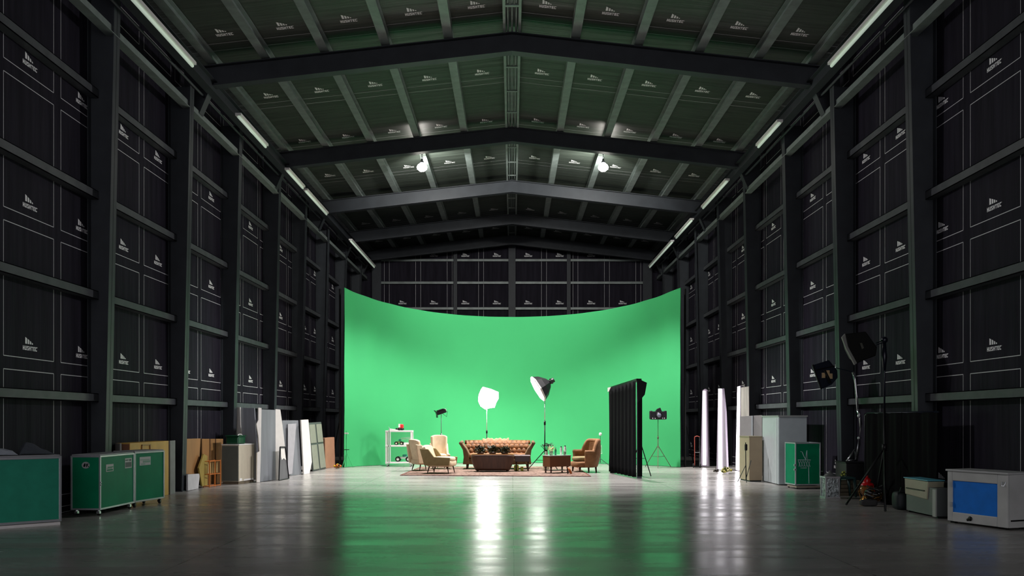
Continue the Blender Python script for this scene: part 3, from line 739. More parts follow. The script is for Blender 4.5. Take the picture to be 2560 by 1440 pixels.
# brown side table with things on it
A, B = fl(1375, 1185), fl(1427, 1183); M, L = frame_of(A, B)
t = thing('side_table', A, 'boxy brown side table with carved legs beside the tufted armchair', 'side table')
MB().box((0, 0, .2), (L, .38, .51), M=M).build('body', mat('walnut_panel', (112, 70, 38), .5, var=.12, scale=3), t, bevel=.01)
MB().box((-.01, -.01, .51), (L+.02, .40, .53), M=M).build('top', mat('glass_top', (190, 200, 194), .12), t, bevel=.004)
for x in (.07, L-.08):
    for y in (.05, .33): MB().lathe([(.03, .2), (.035, .16), (.02, .12), (.032, .08), (.018, .04), (.03, .0)], M @ V((x, y, RZ)), 12).build('leg', DWOOD, t)
MB().box((.08, .04, .08), (L-.1, .34, .1), M=M).build('lower_shelf', WHITE, t)
def vessel(name, x, y, prof, m, label, cat, capm=None, cap=None, n=16, group=None):
    c = M @ V((x, y, .532)); q = thing(name, c, label, cat, group)
    MB().lathe(prof, c, n).build('body', m, q)
    if capm: MB().lathe(cap, c, n).build('cap', capm, q)
    return q
GLS = mat('pale_glass', (190, 224, 190), .1, trans=.6)
vessel('white_bottle', L-.1, .15, [(.001, 0), (.035, 0), (.038, .16), (.034, .22), (.02, .25)], WHITE, 'white bottle with a dark cap at the right end of the side table', 'bottle', BLACK, [(.022, .245), (.024, .27), (.001, .275)])
vessel('white_bottle', L-.26, .12, [(.001, 0), (.03, 0), (.032, .15), (.03, .2), (.018, .23)], WHITE, 'white bottle with a dark cap in the middle of the side table', 'bottle', BLACK, [(.02, .225), (.022, .25), (.001, .255)])
vessel('drinking_glass', L-.18, .05, [(.001, 0), (.04, 0), (.042, .12), (.038, .12), (.036, .01), (.001, .01)], GLS, 'green-tinted glass between the two white bottles', 'glass')
vessel('glass_bottle', .26, .1, [(.001, 0), (.03, 0), (.03, .15), (.014, .19), (.014, .23), (.001, .23)], mat('bottle_teal', (60, 170, 130), .15, trans=.4), 'slim green bottle left of the white bottles on the side table', 'bottle')
c = M @ V((.12, .12, .532)); q = thing('flower_vase', c, 'glass vase of pale flowers at the left end of the side table', 'vase')
MB().lathe([(.001, 0), (.05, 0), (.06, .08), (.05, .13), (.045, .13), (.001, .02)], c, 16).build('vase', GLS, q)
mb = MB(); foliage(mb, c+V((0, 0, .14)), .13, .1, .12, 70, 5, .035); mb.build('flowers', mat('pale_flower', (214, 204, 150), .8, var=.2), q)
c = fl(1366, 1178); q = thing('floor_vase', c, 'tall pale vase with dark sprigs between the lamp tripod and side table', 'vase')
MB().lathe([(.001, 0), (.07, 0), (.1, .2), (.09, .42), (.04, .55), (.045, .6), (.03, .6), (.03, .5), (.001, .4)], c, 18).build('vase', mat('pale_ceramic', (214, 226, 206), .3), q)
mb = MB()
for k in range(9): mb.tube([c+V((0, 0, .55)), c+V((.02*k-.1, .02, .7)), c+V((.05*k-.18, .03*(k % 3), .78+.02*(k % 2)))], .006, 5)
foliage(mb, c+V((.04, 0, .76)), .24, .08, .06, 110, 12, .035); mb.build('sprigs', mat('sprig_dark', (30, 34, 22), .6), q)
# small brown toy animal-like ornament by the table leg
c = fl(1424, 1186); q = thing('wood_carving', c+V((0, 0, RZ)), 'small orange-brown carved ornament at the foot of the side table', 'ornament')
MB().tube([c+V((.05, 0, RZ)), c+V((0, 0, .12)), c+V((-.05, .02, .2))], [.03, .035, .015], 8).build('body', mat('carved_orange', (178, 98, 40), .5, var=.3), q)
MB().tube([c+V((-.06, 0, RZ)), c+V((-.01, 0, .1))], [.015, .02], 6).build('foot', mat('carved_dark', (60, 44, 30), .5), q)

# ------------------------------------------------------------------ lights on stands
def tripod(t, p, h, zs, R, m=BLACK, r=.014, rot=0., top=None):
    MB().tube([p+V((0, 0, zs*.45)), p+V((0, 0, h*.62))], r, 8).build('lower_pole', m, t)
    MB().tube([p+V((0, 0, h*.6)), p+V((0, 0, h))], r*.7, 8).build('upper_pole', top or m, t)
    MB().tube([p+V((0, 0, h*.58)), p+V((0, 0, h*.63))], r*1.8, 8).build('collar', m, t)
    for k in range(3):
        a = rot+2*PI*k/3; e = V((math.cos(a), math.sin(a), 0))
        l = MB().tube([p+V((0, 0, zs)), p+e*R+V((0, 0, .02))], r*.8, 6).build('leg', m, t)
        MB().tube([p+V((0, 0, zs*.5)), p+e*R*.5+V((0, 0, zs*.5+.01))], r*.5, 5).build('strut', m, l)
# square softbox facing the camera
p = V((xt(1217, 28.75), 28.75, 0)); Ys = p.y; s_ = Ys/F
t = thing('softbox_light', p, 'glowing white lopsided softbox on a thin stand behind the sofa', 'studio light')
hz = zt(996, Ys)
tripod(t, p, hz-.33, .5, .42, BLACK, .015, .5, WHITE)
M = Matrix.Translation((xt(1221, Ys), Ys, hz)) @ Matrix.Rotation(-.2, 4, 'Z') @ Matrix.Rotation(.16, 4, 'Y') @ Matrix.Rotation(-.12, 4, 'X')
OUT = [(-.24, .34), (.04, .31), (.30, .25), (.345, .05), (.29, -.12), (.27, -.27), (.12, -.31), (-.02, -.38), (-.2, -.30), (-.31, -.14), (-.33, .06), (-.29, .24)]
def ring_at(k, y): return [M @ V((a*k, y, b_*k)) for a, b_ in OUT]
mb = MB(); n_ = len(OUT)
for k0, y0_, k1, y1_ in ((1, -.04, .8, -.10), (.8, -.10, .5, -.14), (.5, -.14, .05, -.15)):
    mb.add(ring_at(k0, y0_)+ring_at(k1, y1_), [(i, (i+1) % n_, (i+1) % n_+n_, i+n_) for i in range(n_)], 0, True)
mb.add(ring_at(.05, -.15), [tuple(range(n_))]); mb.build('diffuser', LIT, t)
mb = MB()
for k0, y0_, k1, y1_ in ((1, -.04, .8, .10), (.8, .10, .2, .24)):
    mb.add(ring_at(k0, y0_)+ring_at(k1, y1_), [(i, (i+1) % n_, (i+1) % n_+n_, i+n_) for i in range(n_)], 0, True)
mb.build('reflector_shell', mat('glowing_shell', (255, 252, 246), .5, emit=75), t)
mb = MB()
rg = ring_at(1.01, -.045); mb.tube(rg+[rg[0]], .008, 5)
mb.tube([M @ V((.24, -.12, .24)), M @ V((.14, -.155, .0)), M @ V((.0, -.15, -.3))], .005, 5)
mb.tube([M @ V((-.27, -.1, .1)), M @ V((0, -.16, -.02)), M @ V((.25, -.1, .02))], .004, 5)
mb.build('rim', mat('rim_grey', (120, 110, 130), .5), t)
MB().tube([M @ V((0, .2, 0)), M @ V((0, .42, 0))], .06, 10).build('lamp_head', BLACK, t)
# octagonal softbox seen from the side
p = V((xt(1362, 27.0), 27.0, 0)); Ys = 27.0
t = thing('octagonal_softbox', p, 'black octagonal softbox with a lit white face on a tall tripod', 'studio light')
hz = zt(972, Ys)
tripod(t, p, hz-.1, .62, .56, BLACK, .017, PI+.25, CHROME)
ax = V((-.85, -.14, -.5)).normalized()
c = V((xt(1350, Ys), Ys, hz+.03))
M = Matrix.Translation(c) @ ax.to_track_quat('Z', 'Y').to_matrix().to_4x4()
MB().lathe([(.07, -.34), (.15, -.3), (.32, -.13), (.42, .06)], (0, 0, 0), 8, M).build('shell', BLACK, t, solid=.008)
MB().lathe([(.42, .06), (.40, .10), (.2, .125), (.001, .13)], (0, 0, 0), 8, M).build('diffuser', LIT, t)
MB().lathe([(.425, .04), (.43, .08), (.415, .1)], (0, 0, 0), 8, M).build('rim', WHITE, t)
mb = MB().tube([M @ V((0, 0, -.32)), M @ V((0, 0, -.5))], .075, 12)
for k in range(5): mb.box(tuple(M @ V((.06*math.cos(k*1.3), .06*math.sin(k*1.3), -.4))-V((.03, .03, .03))), tuple(M @ V((.06*math.cos(k*1.3), .06*math.sin(k*1.3), -.4))+V((.03, .03, .03))))
mb.build('lamp_head', mat('lamp_dark', (36, 44, 36), .4), t)
MB().tube([M @ V((0, 0, -.42)), p+V((0, 0, hz-.1))], .02, 8).build('yoke', CHROME, t)
q = p+V((.09, -.15, .36)); o = MB().lathe([(.001, 0), (.13, .01), (.15, .03), (.001, .05)], (0, 0, 0), 18, Matrix.Translation(q) @ Matrix.Rotation(1.1, 4, 'X') @ Matrix.Rotation(.3, 4, 'Y')).build('weight_bag', mat('teal_bag', (60, 170, 140), .5, var=.4, scale=12), t)
# small barndoor light behind the chairs
p = V((xt(1103, 28.4), 28.4, 0)); t = thing('studio_lamp', p, 'small dark barn-door lamp on a pole behind the cream armchairs', 'studio light')
hz = zt(1030, 28.4); tripod(t, p, hz-.04, .5, .4, mat('stand_grey', (130, 132, 134), .35, .7), .014, .3)
M = Matrix.Translation((p.x, p.y, hz)) @ Matrix.Rotation(.3, 4, 'Z') @ Matrix.Rotation(-.32, 4, 'Y')
MB().box((-.17, -.09, -.06), (.15, .09, .06), M=M).box((-.12, -.1, .06), (.1, .1, .09), M=M).build('lamp_head', BLACK, t, bevel=.01)
MB().prism([M @ V(a) for a in ((-.17, -.1, .05), (-.17, .1, .05), (-.2, .12, .12), (-.2, -.12, .12))], (.008, 0, 0)).prism([M @ V(a) for a in ((-.17, -.1, -.05), (-.17, .1, -.05), (-.19, .12, -.13), (-.19, -.12, -.13))], (.008, 0, 0)).build('barn_door', BLACK, t)
MB().tube([M @ V((.02, 0, -.05)), M @ V((.12, 0, -.2)), M @ V((.2, 0, -.05)), M @ V((.15, 0, .0))], .009, 6).build('yoke', BLACK, t)
MB().box((.15, -.05, .0), (.17, .05, .06), M=M).build('lens', WHITE, t)
# slim stand right of the armchair
p = V((xt(1501, 29.6), 29.6, 0)); t = thing('slim_light_stand', p, 'slim stand with a tiny round lamp right of the tufted armchair', 'light stand')
tripod(t, p, zt(1090, 29.6), .25, .3, mat('stand_dark', (48, 72, 60), .4), .012, .1)
MB().lathe([(.001, -.05), (.045, -.03), (.05, .02), (.03, .06), (.001, .065)], (p.x, p.y, zt(1086, 29.6)), 14).build('lamp_head', WHITE, t)
MB().tube([p+V((-.15, 0, .42)), p+V((.05, 0, .42)), p+V((.03, 0, .7))], .008, 5).build('side_arm', WHITE, t)

# white rolling shelf
A = V((xt(963, 29.3), 29.3, 0)); B = V((xt(1030, 29.3), 29.3, 0)); M, L = frame_of(A, B)
t = thing('white_shelf_cart', A, 'white open shelf cart on wheels in front of the green screen', 'shelf cart')
for x in (.004, L-.054):
    for y in (.004, .416): MB().box((x, y, .08), (x+.05, y+.05, 1.193), M=M).build('post', WHITE, t, bevel=.004)
for z, n_ in ((.1, 'bottom_shelf'), (.66, 'middle_shelf'), (1.15, 'top_shelf')): MB().box((0, 0, z), (L, .47, z+.05), M=M).build(n_, WHITE, t, bevel=.004)
MB().box((.05, .455, .15), (L-.05, .46, 1.15), M=M).build('back_mesh', mat('clear_back', (120, 214, 160), .3, alpha=.25), t)
for x in (.09, .16): MB().box((x, 0, .15), (x+.02, .02, 1.15), M=M).build('front_rail', WHITE, t)
for x in (.06, L-.06):
    for y in (.06, .41): caster(t, M @ V((x, y, 0)), .08)
def buggy(c, s, body, hub, label, name='toy_buggy', wr=.09):
    q = thing(name, c, label, 'toy', 'model vehicles on the white shelf cart')
    MB().rbox((c.x, c.y, c.z+wr*1.5), (s*.36, .07, .035), .03).build('body', body, q)
    MB().rbox((c.x+s*.08, c.y, c.z+wr*1.5+.06), (s*.12, .05, .05), .03).build('cabin', mat('cab_teal', (40, 140, 120), .4), q)
    for x in (-s*.28, s*.28):
        for y in (-.08, .08):
            w_ = MB().tube([(c.x+x, c.y+y-.02, c.z+wr), (c.x+x, c.y+y+.02, c.z+wr)], wr, 16).build('wheel', RUBBER, q)
            MB().tube([(c.x+x, c.y+y-.024, c.z+wr), (c.x+x, c.y+y+.024, c.z+wr)], wr*.5, 12).build('hub', hub, w_)
buggy(M @ V((.58, .2, .151)), .62, mat('toy_pale', (200, 220, 205), .4), WHITE, 'model buggy with fat black tyres on the bottom shelf of the white cart')
buggy(M @ V((.44, .2, .711)), .32, mat('toy_mixed', (150, 190, 110), .5, var=.4, scale=20), mat('hub_cream', (226, 220, 190), .5), 'small green model vehicle on the middle shelf of the white cart', wr=.06)
for k in range(2): MB().tube([M @ V((.5, .2, .9+.04*k)), M @ V((.84, .2, .93+.04*k))], .008, 5).build('boom', WHITE, bpy.data.objects['toy_buggy.001'])
o = MB().rbox(tuple(M @ V((.68, .15, .755))), (.08, .08, .045), .04).build('folded_cloth', WHITE); tag(o, 'white folded cloth at the right of the middle shelf', 'cloth')
c = M @ V((.46, .22, 1.2)); q = thing('toy_tractor', c, 'red and white toy truck on top of the white shelf cart', 'toy')
MB().rbox((c.x+.04, c.y, c.z+.14), (.085, .07, .07), .03).build('cab', mat('toy_red', (206, 40, 36), .4), q)
MB().box((c.x-.04, c.y-.075, c.z+.1), (c.x+.02, c.y-.06, c.z+.22)).build('white_stripe', WHITE, q)
mb = MB().rbox((c.x, c.y, c.z+.045), (.14, .07, .035), .03)
for x in (-.08, .0, .08): mb.tube([(c.x+x, c.y-.09, c.z+.035), (c.x+x, c.y+.09, c.z+.035)], .034, 12)
mb.build('chassis', BLACK, q)
o = MB().prism([M @ V((.12, .02, 1.205)), M @ V((.4, .02, 1.205)), M @ V((.4, .02, 1.22)), M @ V((.12, .02, 1.26))], (M.to_3x3() @ V((0, .3, 0)))).build('paper_stack', WHITE); tag(o, 'sloping white sheets on the top shelf of the white cart', 'papers')
MB().tube([M @ V((.14, -.02, .2)), M @ V((.145, -.02, 1.38)), M @ V((.12, -.02, 1.42))], .012, 6).build('x', SILVER).name = 'metal_hook_pole'
o = bpy.data.objects['metal_hook_pole']; tag(o, 'thin metal pole leaning at the left of the white shelf cart', 'pole'); o.location.z = 0.1

# black drape frame
A, B = fl(1524, 1181.5), fl(1591, 1196); M, L = frame_of(A, B); H0 = 2.62
t = thing('black_drape_frame', A, 'tall freestanding frame hung with black curtain right of the armchair', 'curtain frame')
def dr(u, v):
    return M @ V((u*L, -.02+.028*math.sin(u*46+math.sin(v*3)*.8)*(.4+.6*(1-v))+.01*math.sin(u*93), .03+(H0-.17+.11*u)*v))
MB().grid(dr, 110, 12).build('curtain', BLKCL, t, solid=.01)
for x in (0, L): MB().box((x-.03, .02, 0), (x+.03, .14, H0-(.13 if x == 0 else 0)), M=M).build('post', BLACK if x == 0 else mat('post_grey', (84, 92, 96), .6, spec=.2), t)
MB().prism([(0, 0, H0-.16), (L, 0, H0-.03), (L, 0, H0+.03), (0, 0, H0-.10)], (0, .14, 0), 0, M).build('top_beam', BLACK, t)
MB().prism([(0, -.06, H0-.24), (.12, -.06, H0-.23), (.34, -.06, H0-.11), (0, -.06, H0-.12)], (0, .012, 0), 0, M).build('corner_plate', WHITE, t)
MB().box((L+.03, .02, .05), (L+.035, .15, H0-.3), M=M).build('end_curtain', BLKCL, t)
MB().prism([M @ V(a) for a in ((L+.04, .0, H0+.03), (L+.04, .26, H0-.08), (L+.04, .2, H0-.4), (L+.04, .02, H0-.6))], (.02, 0.01, 0)).build('gusset', BLACK, t)
p = V((xt(1600, 24.2), 24.2, 0)); t = thing('drape_stand', p, 'white pole tripod propping the right side of the black curtain frame', 'stand')
tripod(t, p, 2.42, .98, .36, BLACK, .016, -.75, WHITE)
# stand with a camera-shaped lamp
p = V((xt(1645, 28.55), 28.55, 0)); t = thing('camera_tripod', p, 'black camera-like lamp on a tripod before the right end of the screen', 'camera tripod')
hz = zt(1036, 28.55); tripod(t, p, hz-.12, .72, .48, mat('stand_bronze', (96, 86, 70), .35, .5), .013, .35)
x, y = p.x, p.y
CB = mat('camera_black', (26, 26, 30), .35, var=.5, scale=30)
MB().box((x-.25, y-.08, hz-.17), (x+.25, y+.1, hz+.1)).build('camera_body', CB, t, bevel=.03)
MB().prism([(x-.1, y-.06, hz+.09), (x+.12, y-.06, hz+.09), (x+.07, y-.06, hz+.22), (x-.03, y-.06, hz+.18)], (0, .14, 0)).build('viewfinder', CB, t, bevel=.01)
MB().tube([(x, y-.08, hz-.03), (x, y-.22, hz-.03)], .1, 20).build('lens', BLACK, t)
MB().tube([(x, y-.222, hz-.03), (x, y-.226, hz-.03)], .07, 18).build('lens_glass', mat('lens_glass', (130, 134, 150), .08), t)
for s in (-1, 1): MB().rbox((x+s*.23, y, hz-.02), (.05, .07, .14), .03).build('grip', CB, t)
for k, xx in enumerate((-.18, -.1, .14, .2)): MB().tube([(x+xx, y-.082, hz-.13), (x+xx, y-.09, hz-.13)], .02, 8).build('dial', CHROME, t)

# ------------------------------------------------------------------ right row
TUBEW = mat('led_strip', (255, 250, 255), .4, emit=7.5)
LAV = mat('lavender_flat', (150, 140, 154), .5)
def led(pts, strip_pts, a, b_, label):
    def kids(t, P, n):
        A_, B_ = fl(*a), fl(*b_)
        q = [onplane(x, y, A_, B_) for x, y in strip_pts]
        for w in q: w.z = max(w.z, .03)
        MB().prism([w-n*.02 for w in q], n*.015).build('light_strip', TUBEW, t)
    return flat('led_panel', pts, a, b_, LAV, label, 'light panel', th=.08, extra=kids, group='upright white light panels on the right')
led([(1756, 976), (1762, 972), (1767, 977), (1771, 1166), (1751, 1165)], [(1758, 978), (1763, 978), (1765, 1162), (1758, 1162)], (1750, 1168), (1772, 1169), 'narrow upright white light panel nearest the green screen')
led([(1795, 975), (1806, 971), (1812, 1030), (1817, 1176), (1791, 1174)], [(1797, 972), (1804, 972), (1805, 1174), (1797, 1173)], (1790, 1175), (1818, 1177), 'upright white light panel, middle one of the three on the right')
led([(1845, 966), (1851, 964), (1850, 1178), (1838, 1176)], [(1845, 967), (1850, 966), (1848, 1176), (1841, 1175)], (1837, 1176), (1852, 1179), 'upright white light panel leaning beside the tall grey board')
flat('plastic_sheet', [(1852, 969), (1872, 966), (1873, 1178), (1852, 1178)], (1852, 1179), (1874, 1181), mat('pinkish_plastic', (176, 166, 162), .35, var=.3, scale=3, stretch=(3, 3, .3)), 'pale wrinkled plastic sheet behind the tall grey board', 'sheet', th=.02)
p = V((xt(1743, 28.6), 28.6, 0)); t = thing('hand_truck', p, 'small red and chrome hand truck left of the light panels', 'hand truck')
RD = mat('red_frame', (176, 84, 70), .4)
for s in (-1, 1): MB().tube([p+V((s*.08, 0, .06)), p+V((s*.08, .02, 1.0))], .014, 6).build('rail', RD if s < 0 else CHROME, t)
MB().tube([p+V((-.08, .02, 1.0)), p+V((0, .02, 1.03)), p+V((.08, .02, 1.0))], .016, 6).build('handle', RD, t)
MB().tube([p+V((-.08, .0, .5)), p+V((.08, .0, .5))], .012, 6).build('crossbar', CHROME, t)
MB().box(p+V((-.11, -.18, .02)), p+V((.11, 0, .035))).build('toe_plate', BLACK, t)
for s in (-1, 1): MB().tube([p+V((s*.11-.015, .05, .07)), p+V((s*.11+.015, .05, .07))], .07, 14).build('wheel', RUBBER, t)
c = fl(1815, 1184); blossoms('flower_bunch', c, .16, 14, [(90, 96, 40), (222, 214, 90), (240, 232, 170)], 'yellow flowers lying on the floor below the light panels', seed=6)
c = fl(1790, 1181); blossoms('cable_heap', c, .1, 12, [(40, 38, 34), (70, 62, 50)], 'small dark heap at the foot of the middle light panel', 'heap', seed=9, sz=.025)
GR1 = mat('warm_grey_board', (150, 148, 146), .5, var=.05); GR2 = mat('cool_grey_board', (160, 168, 172), .5, var=.05)
def kids(t, P, n):
    a, c_ = P[0].lerp(P[1], .55), P[3].lerp(P[2], .55); d_, e_ = P[0].lerp(P[1], .62), P[3].lerp(P[2], .62)
    MB().prism([a-n*.03, d_-n*.03, e_-n*.03, c_-n*.03], n*.03).build('edge_strip', mat('edge_pale', (160, 166, 170), .4), t)
flat('tall_board', [(1849, 1041), (1905, 1038), (1905, 1190), (1849, 1187)], (1848, 1187), (1907, 1190), GR1, 'tall warm grey board standing behind the beige case', 'board', extra=kids)
A = fl(1906, 1206)
t, M, L = case('wardrobe_case', (1906, 1203), (1947, 1213), .66, .02, zt(1042, 21.6), 'tall pale grey wardrobe case with two-tone sides behind the green case', 'tall case', mat('pale_grey_case', (176, 184, 184), .4, var=.05), edge=None, lid=None, cast=False)
MB().box((L, .0, .02), (L+.012, .66, zt(1042, 21.6)), M=M).build('side_panel', GR2, t)
MB().box((L-.19, -.012, .03), (L-.15, 0, 1.6), M=M).box((L-.08, -.012, .03), (L-.04, 0, 1.6), M=M).build('edge_strip', mat('strip_pale', (198, 206, 206), .35), t)
MB().box((-.02, -.02, zt(1042, 21.6)), (L+.03, .68, zt(1042, 21.6)+.03), M=M).build('top', mat('top_grey', (150, 152, 150), .4), t)
t, M, L = case('beige_case', (1849, 1199), (1873, 1204), .33, .03, 1.12, 'beige rounded case standing in front of the tall warm grey board', 'case', mat('beige_side', (150, 140, 112), .55, var=.06), edge=None, lid=None, cast=False)
MB().box((L, 0, .03), (L+.015, .33, 1.12), M=M).build('side_panel', mat('beige_brown', (140, 124, 100), .55, var=.06), t, bevel=.004)
MB().box((-.01, -.01, 1.12), (L+.02, .34, 1.14), M=M).build('top', mat('beige_top', (130, 122, 96), .5), t)
MB().box((0.02, .02, 0), (L, .31, .03), M=M).build('feet', BLACK, t)
p = fl(1865, 1208); t = thing('folded_light_stand', p, 'small folded black light stand in front of the beige case', 'light stand')
MB().tube([p+V((0, 0, .08)), p+V((-.01, .0, 1.0))], .011, 6).build('pole', BLACK, t)
MB().rbox((p.x, p.y, .88), (.03, .03, .08), .03).build('clamp', BLACK, t)
for dx, dz in ((-.2, .03), (.02, .01), (.13, .56)): MB().tube([p+V((0, 0, .1 if dz > .5 else .45)), p+V((dx, 0.02, dz))], .009, 5).build('leg', mat('leg_dark', (42, 50, 50), .4), t)

t, M, L = case('rolling_case', (1989, 1223), (2050, 1222.5), .55, .10, 1.03, 'dark green wheeled case with a basketball hoop drawing on the right side', 'case', mat('deep_green_case', (0, 128, 86), .45, var=.08, spec=.15), lid=None)
CH = mat('chalk_line', (150, 176, 176), .6); mb = MB()
def P2(px, py): return M @ V(((px-1989)/61*L, -.012, 1.03-(py-1106)/(1215-1106)*.93))
mb.tube([P2(1994, 1150), P2(2026, 1150)], .008, 5)
mb.tube([P2(2001, 1128), P2(2005, 1129), P2(2009, 1140), P2(2014, 1149)], .008, 5)
mb.tube([P2(2014, 1149), P2(2016, 1130), P2(2017, 1125)], .008, 5); mb.tube([P2(2017, 1125), P2(2018, 1149)], .006, 5)
for k in range(5):
    x0 = 1995+6*k; mb.tube([P2(x0, 1152), P2(x0+6, 1168)], .006, 5); mb.tube([P2(x0+5, 1152), P2(x0+2, 1168)], .006, 5)
mb.tube([P2(2001, 1171), P2(2016, 1171)], .008, 5); mb.tube([P2(2021, 1168), P2(2022, 1212)], .007, 5)
mb.build('hoop_drawing', CH, t)
MB().box((.02, .0, .03), (L, .5, .07), M=M).build('base_board', mat('base_pale', (150, 140, 124), .6), t)
q = t
for z in (.52, .42): MB().box((-.04, -.03, z), (.01, .01, z+.04), M=M).build('latch', SILVER, q)

# glass lantern jar, stools, red lantern
p = fl(2081, 1246); t = thing('glass_lantern', p, 'silver-framed glass lantern on the floor, leftmost item of the right clutter', 'lantern')
w = .13
for sx_ in (-1, 1):
    for sy in (-1, 1): MB().box(p+V((sx_*w-.012, sy*w-.012+w, 0)), p+V((sx_*w+.012, sy*w+.012+w, .4))).build('corner_post', SILVER, t)
MB().box(p+V((-w-.02, -.02, 0)), p+V((w+.02, 2*w+.02, .03))).build('base', SILVER, t); MB().box(p+V((-w-.02, -.02, .4)), p+V((w+.02, 2*w+.02, .43))).build('top', SILVER, t)
MB().box(p+V((-w, 0, .03)), p+V((w, 2*w, .4))).build('glass', mat('cut_glass', (150, 160, 160), .12, .3, var=.9, scale=14, bump=.8, bscale=20), t)
MB().lathe([(.13, .43), (.1, .47), (.04, .5), (.02, .54), (.001, .54)], p+V((0, w, 0)), 10).build('roof', mat('grey_metal', (120, 124, 122), .4, .4, var=.4), t)
TEAL = mat('teal_plastic', (30, 66, 64), .4)
p = fl(2112, 1243); t = thing('plastic_stool', p, 'dark teal plastic stool between the glass lantern and the red lantern', 'stool')
MB().box(p+V((-.12, .0, .36)), p+V((.22, .34, .40))).build('seat', TEAL, t, bevel=.015)
for x in (-.1, .2):
    for y in (.02, .32): MB().tube([p+V((x, y, .36)), p+V((x*1.15, y, 0))], [.035, .022], 8).build('leg', TEAL, t)
q = p+V((.02, .12, .401)); blossoms('flower_bunch', q, .09, 12, [(60, 74, 24), (170, 178, 70)], 'small yellow-green bunch lying on the teal stool', seed=3, sz=.022)
p = V((xt(2110, 18.02), 18.02, 0))
mb = MB()
for k in range(4): mb.box(p+V((-.12, .0, .08*k)), p+V((.33, .02, .08*k+.065)))
for x in (-.12, .31): mb.box(p+V((x, .02, 0)), p+V((x+.02, .13, .31)))
mb.box(p+V((-.12, .13, 0)), p+V((.33, .15, .31)))
tag(mb.build('slatted_crate', mat('crate_wood', (96, 88, 68), .6, var=.2)), 'slatted wooden crate behind the legs of the teal stool', 'crate')
p = V((xt(2167, 16.6), 16.6, 0)); t = thing('red_lantern', p, 'red-topped storm lantern with brass base and orange glass on the floor', 'lantern')
RED = mat('lantern_red', (196, 20, 24), .3); BR = mat('brass', (176, 126, 56), .25, .8)
MB().lathe([(.001, 0), (.12, 0), (.13, .04), (.09, .08), (.07, .12)], p, 18).build('base', BR, t)
MB().lathe([(.07, .12), (.115, .18), (.12, .26), (.08, .33)], p, 18).build('globe', mat('lantern_glass', (180, 120, 60), .1, trans=.5), t)
MB().lathe([(.13, .32), (.12, .35), (.06, .38), (.08, .41), (.05, .46), (.02, .48), (.03, .5), (.001, .53)], p, 18).build('cap', RED, t)
for s in (-1, 1): MB().tube([p+V((s*.1, 0, .04)), p+V((s*.15, 0, .2)), p+V((s*.11, 0, .34))], .01, 6).build('side_tube', RED if s > 0 else BR, t)
p = V((xt(2184, 16.2), 16.2, 0)); t = thing('cable_bundle', p, 'tangled heap of black and brass cables beside the red lantern', 'cables')
for k, m_ in enumerate((BR, BLACK, CHROME, RUBBER)):
    mb = MB(); r_ = random.Random(k)
    for q in range(3):
        a0 = r_.uniform(0, 6); mb.tube([p+V((.14*math.cos(a0+i*.5)+.02*q, .05+.1*math.sin(a0+i*.5), .06+.05*q+.05*k+.03*math.sin(i))) for i in range(12)], .012, 6)
    mb.build('cable_coil', m_, t)

# dark table carrying the silver boom lamp
p = fl(2140, 1236); t = thing('dark_case', p, 'black equipment case beneath the curved silver lamp stand', 'case')
x0, y0 = xt(2140, 18.4), 18.4
MB().box((x0-.3, y0-.25, 0.0), (x0+.25, y0+.35, .66)).build('body', mat('near_black', (14, 15, 16), .5), t, bevel=.01)
MB().box((x0-.32, y0-.27, .66), (x0+.27, y0+.37, .68)).build('lid', BLACK, t)
t = thing('boom_lamp', (x0, y0, .68), 'curved silver lamp stand with a square blue-black lamp head', 'studio light')
Yb = 18.3
pp = lambda px, py: V((xt(px, Yb), Yb, zt(py, Yb)))
MB().tube([pp(2141, 1150), pp(2148, 1110), pp(2152, 1060), pp(2150, 1040), pp(2144, 1025)], .03, 10).build('lower_tube', CHROME, t)
MB().tube([pp(2144, 1028), pp(2142, 990), pp(2138, 950), pp(2132, 930)], .024, 10).build('upper_tube', CHROME, t)
MB().tube([pp(2132, 930), pp(2112, 925), pp(2090, 920)], .009, 6).build('arm', mat('arm_blue', (34, 50, 66), .3, .5), t)
MB().tube([V((xt(2112, Yb), Yb-.1, .70)), V((xt(2136, Yb), Yb, .93)), pp(2142, 1150), V((xt(2143, Yb), Yb, .71)), V((xt(2114, Yb), Yb-.05, .71))], .018, 8).build('foot_bracket', CHROME, t)
for z in (1040, 1095): MB().ball(pp(2148, z), .04, 8).build('clamp', CHROME, t)
NB = mat('navy_shell', (14, 22, 38), .25); GOLD = mat('warm_bulb_face', (206, 176, 130), .4)
def lamp_head(t, pts, Y, depth, m, rim=None):
    q = [V((xt(a, Y), Y, zt(b_, Y))) for a, b_ in pts]; c_ = sum(q, V((0, 0, 0)))/len(q)
    n_ = len(q); d_ = V((0, depth, 0))
    vs = q+[c_+(w_-c_)*.62+d_ for w_ in q]
    mb = MB().add(vs, [tuple(range(n_)), tuple(range(2*n_-1, n_-1, -1))]+[(i, i+n_, (i+1) % n_+n_, (i+1) % n_) for i in range(n_)])
    mb.build('lamp_head', m, t, bevel=.02); return c_
c_ = lamp_head(t, [(2029, 913), (2073, 899), (2094, 925), (2095, 945), (2080, 962), (2052, 975)], Yb, .3, NB)
mb = MB()
for a in ((2054, 932, 2062, 945), (2064, 926, 2073, 934), (2067, 934, 2080, 947)): mb.box((xt(a[0], Yb), Yb-.03, zt(a[3], Yb)), (xt(a[2], Yb), Yb+.02, zt(a[1], Yb)))
mb.build('bulb_face', GOLD, t)
mb = MB().tube([V((xt(2031, Yb), Yb-.015, zt(912, Yb))), V((xt(2052, Yb), Yb-.015, zt(972, Yb)))], .02, 6).tube([V((xt(2040, Yb), Yb-.015, zt(925, Yb))), V((xt(2088, Yb), Yb-.015, zt(915, Yb)))], .012, 6)
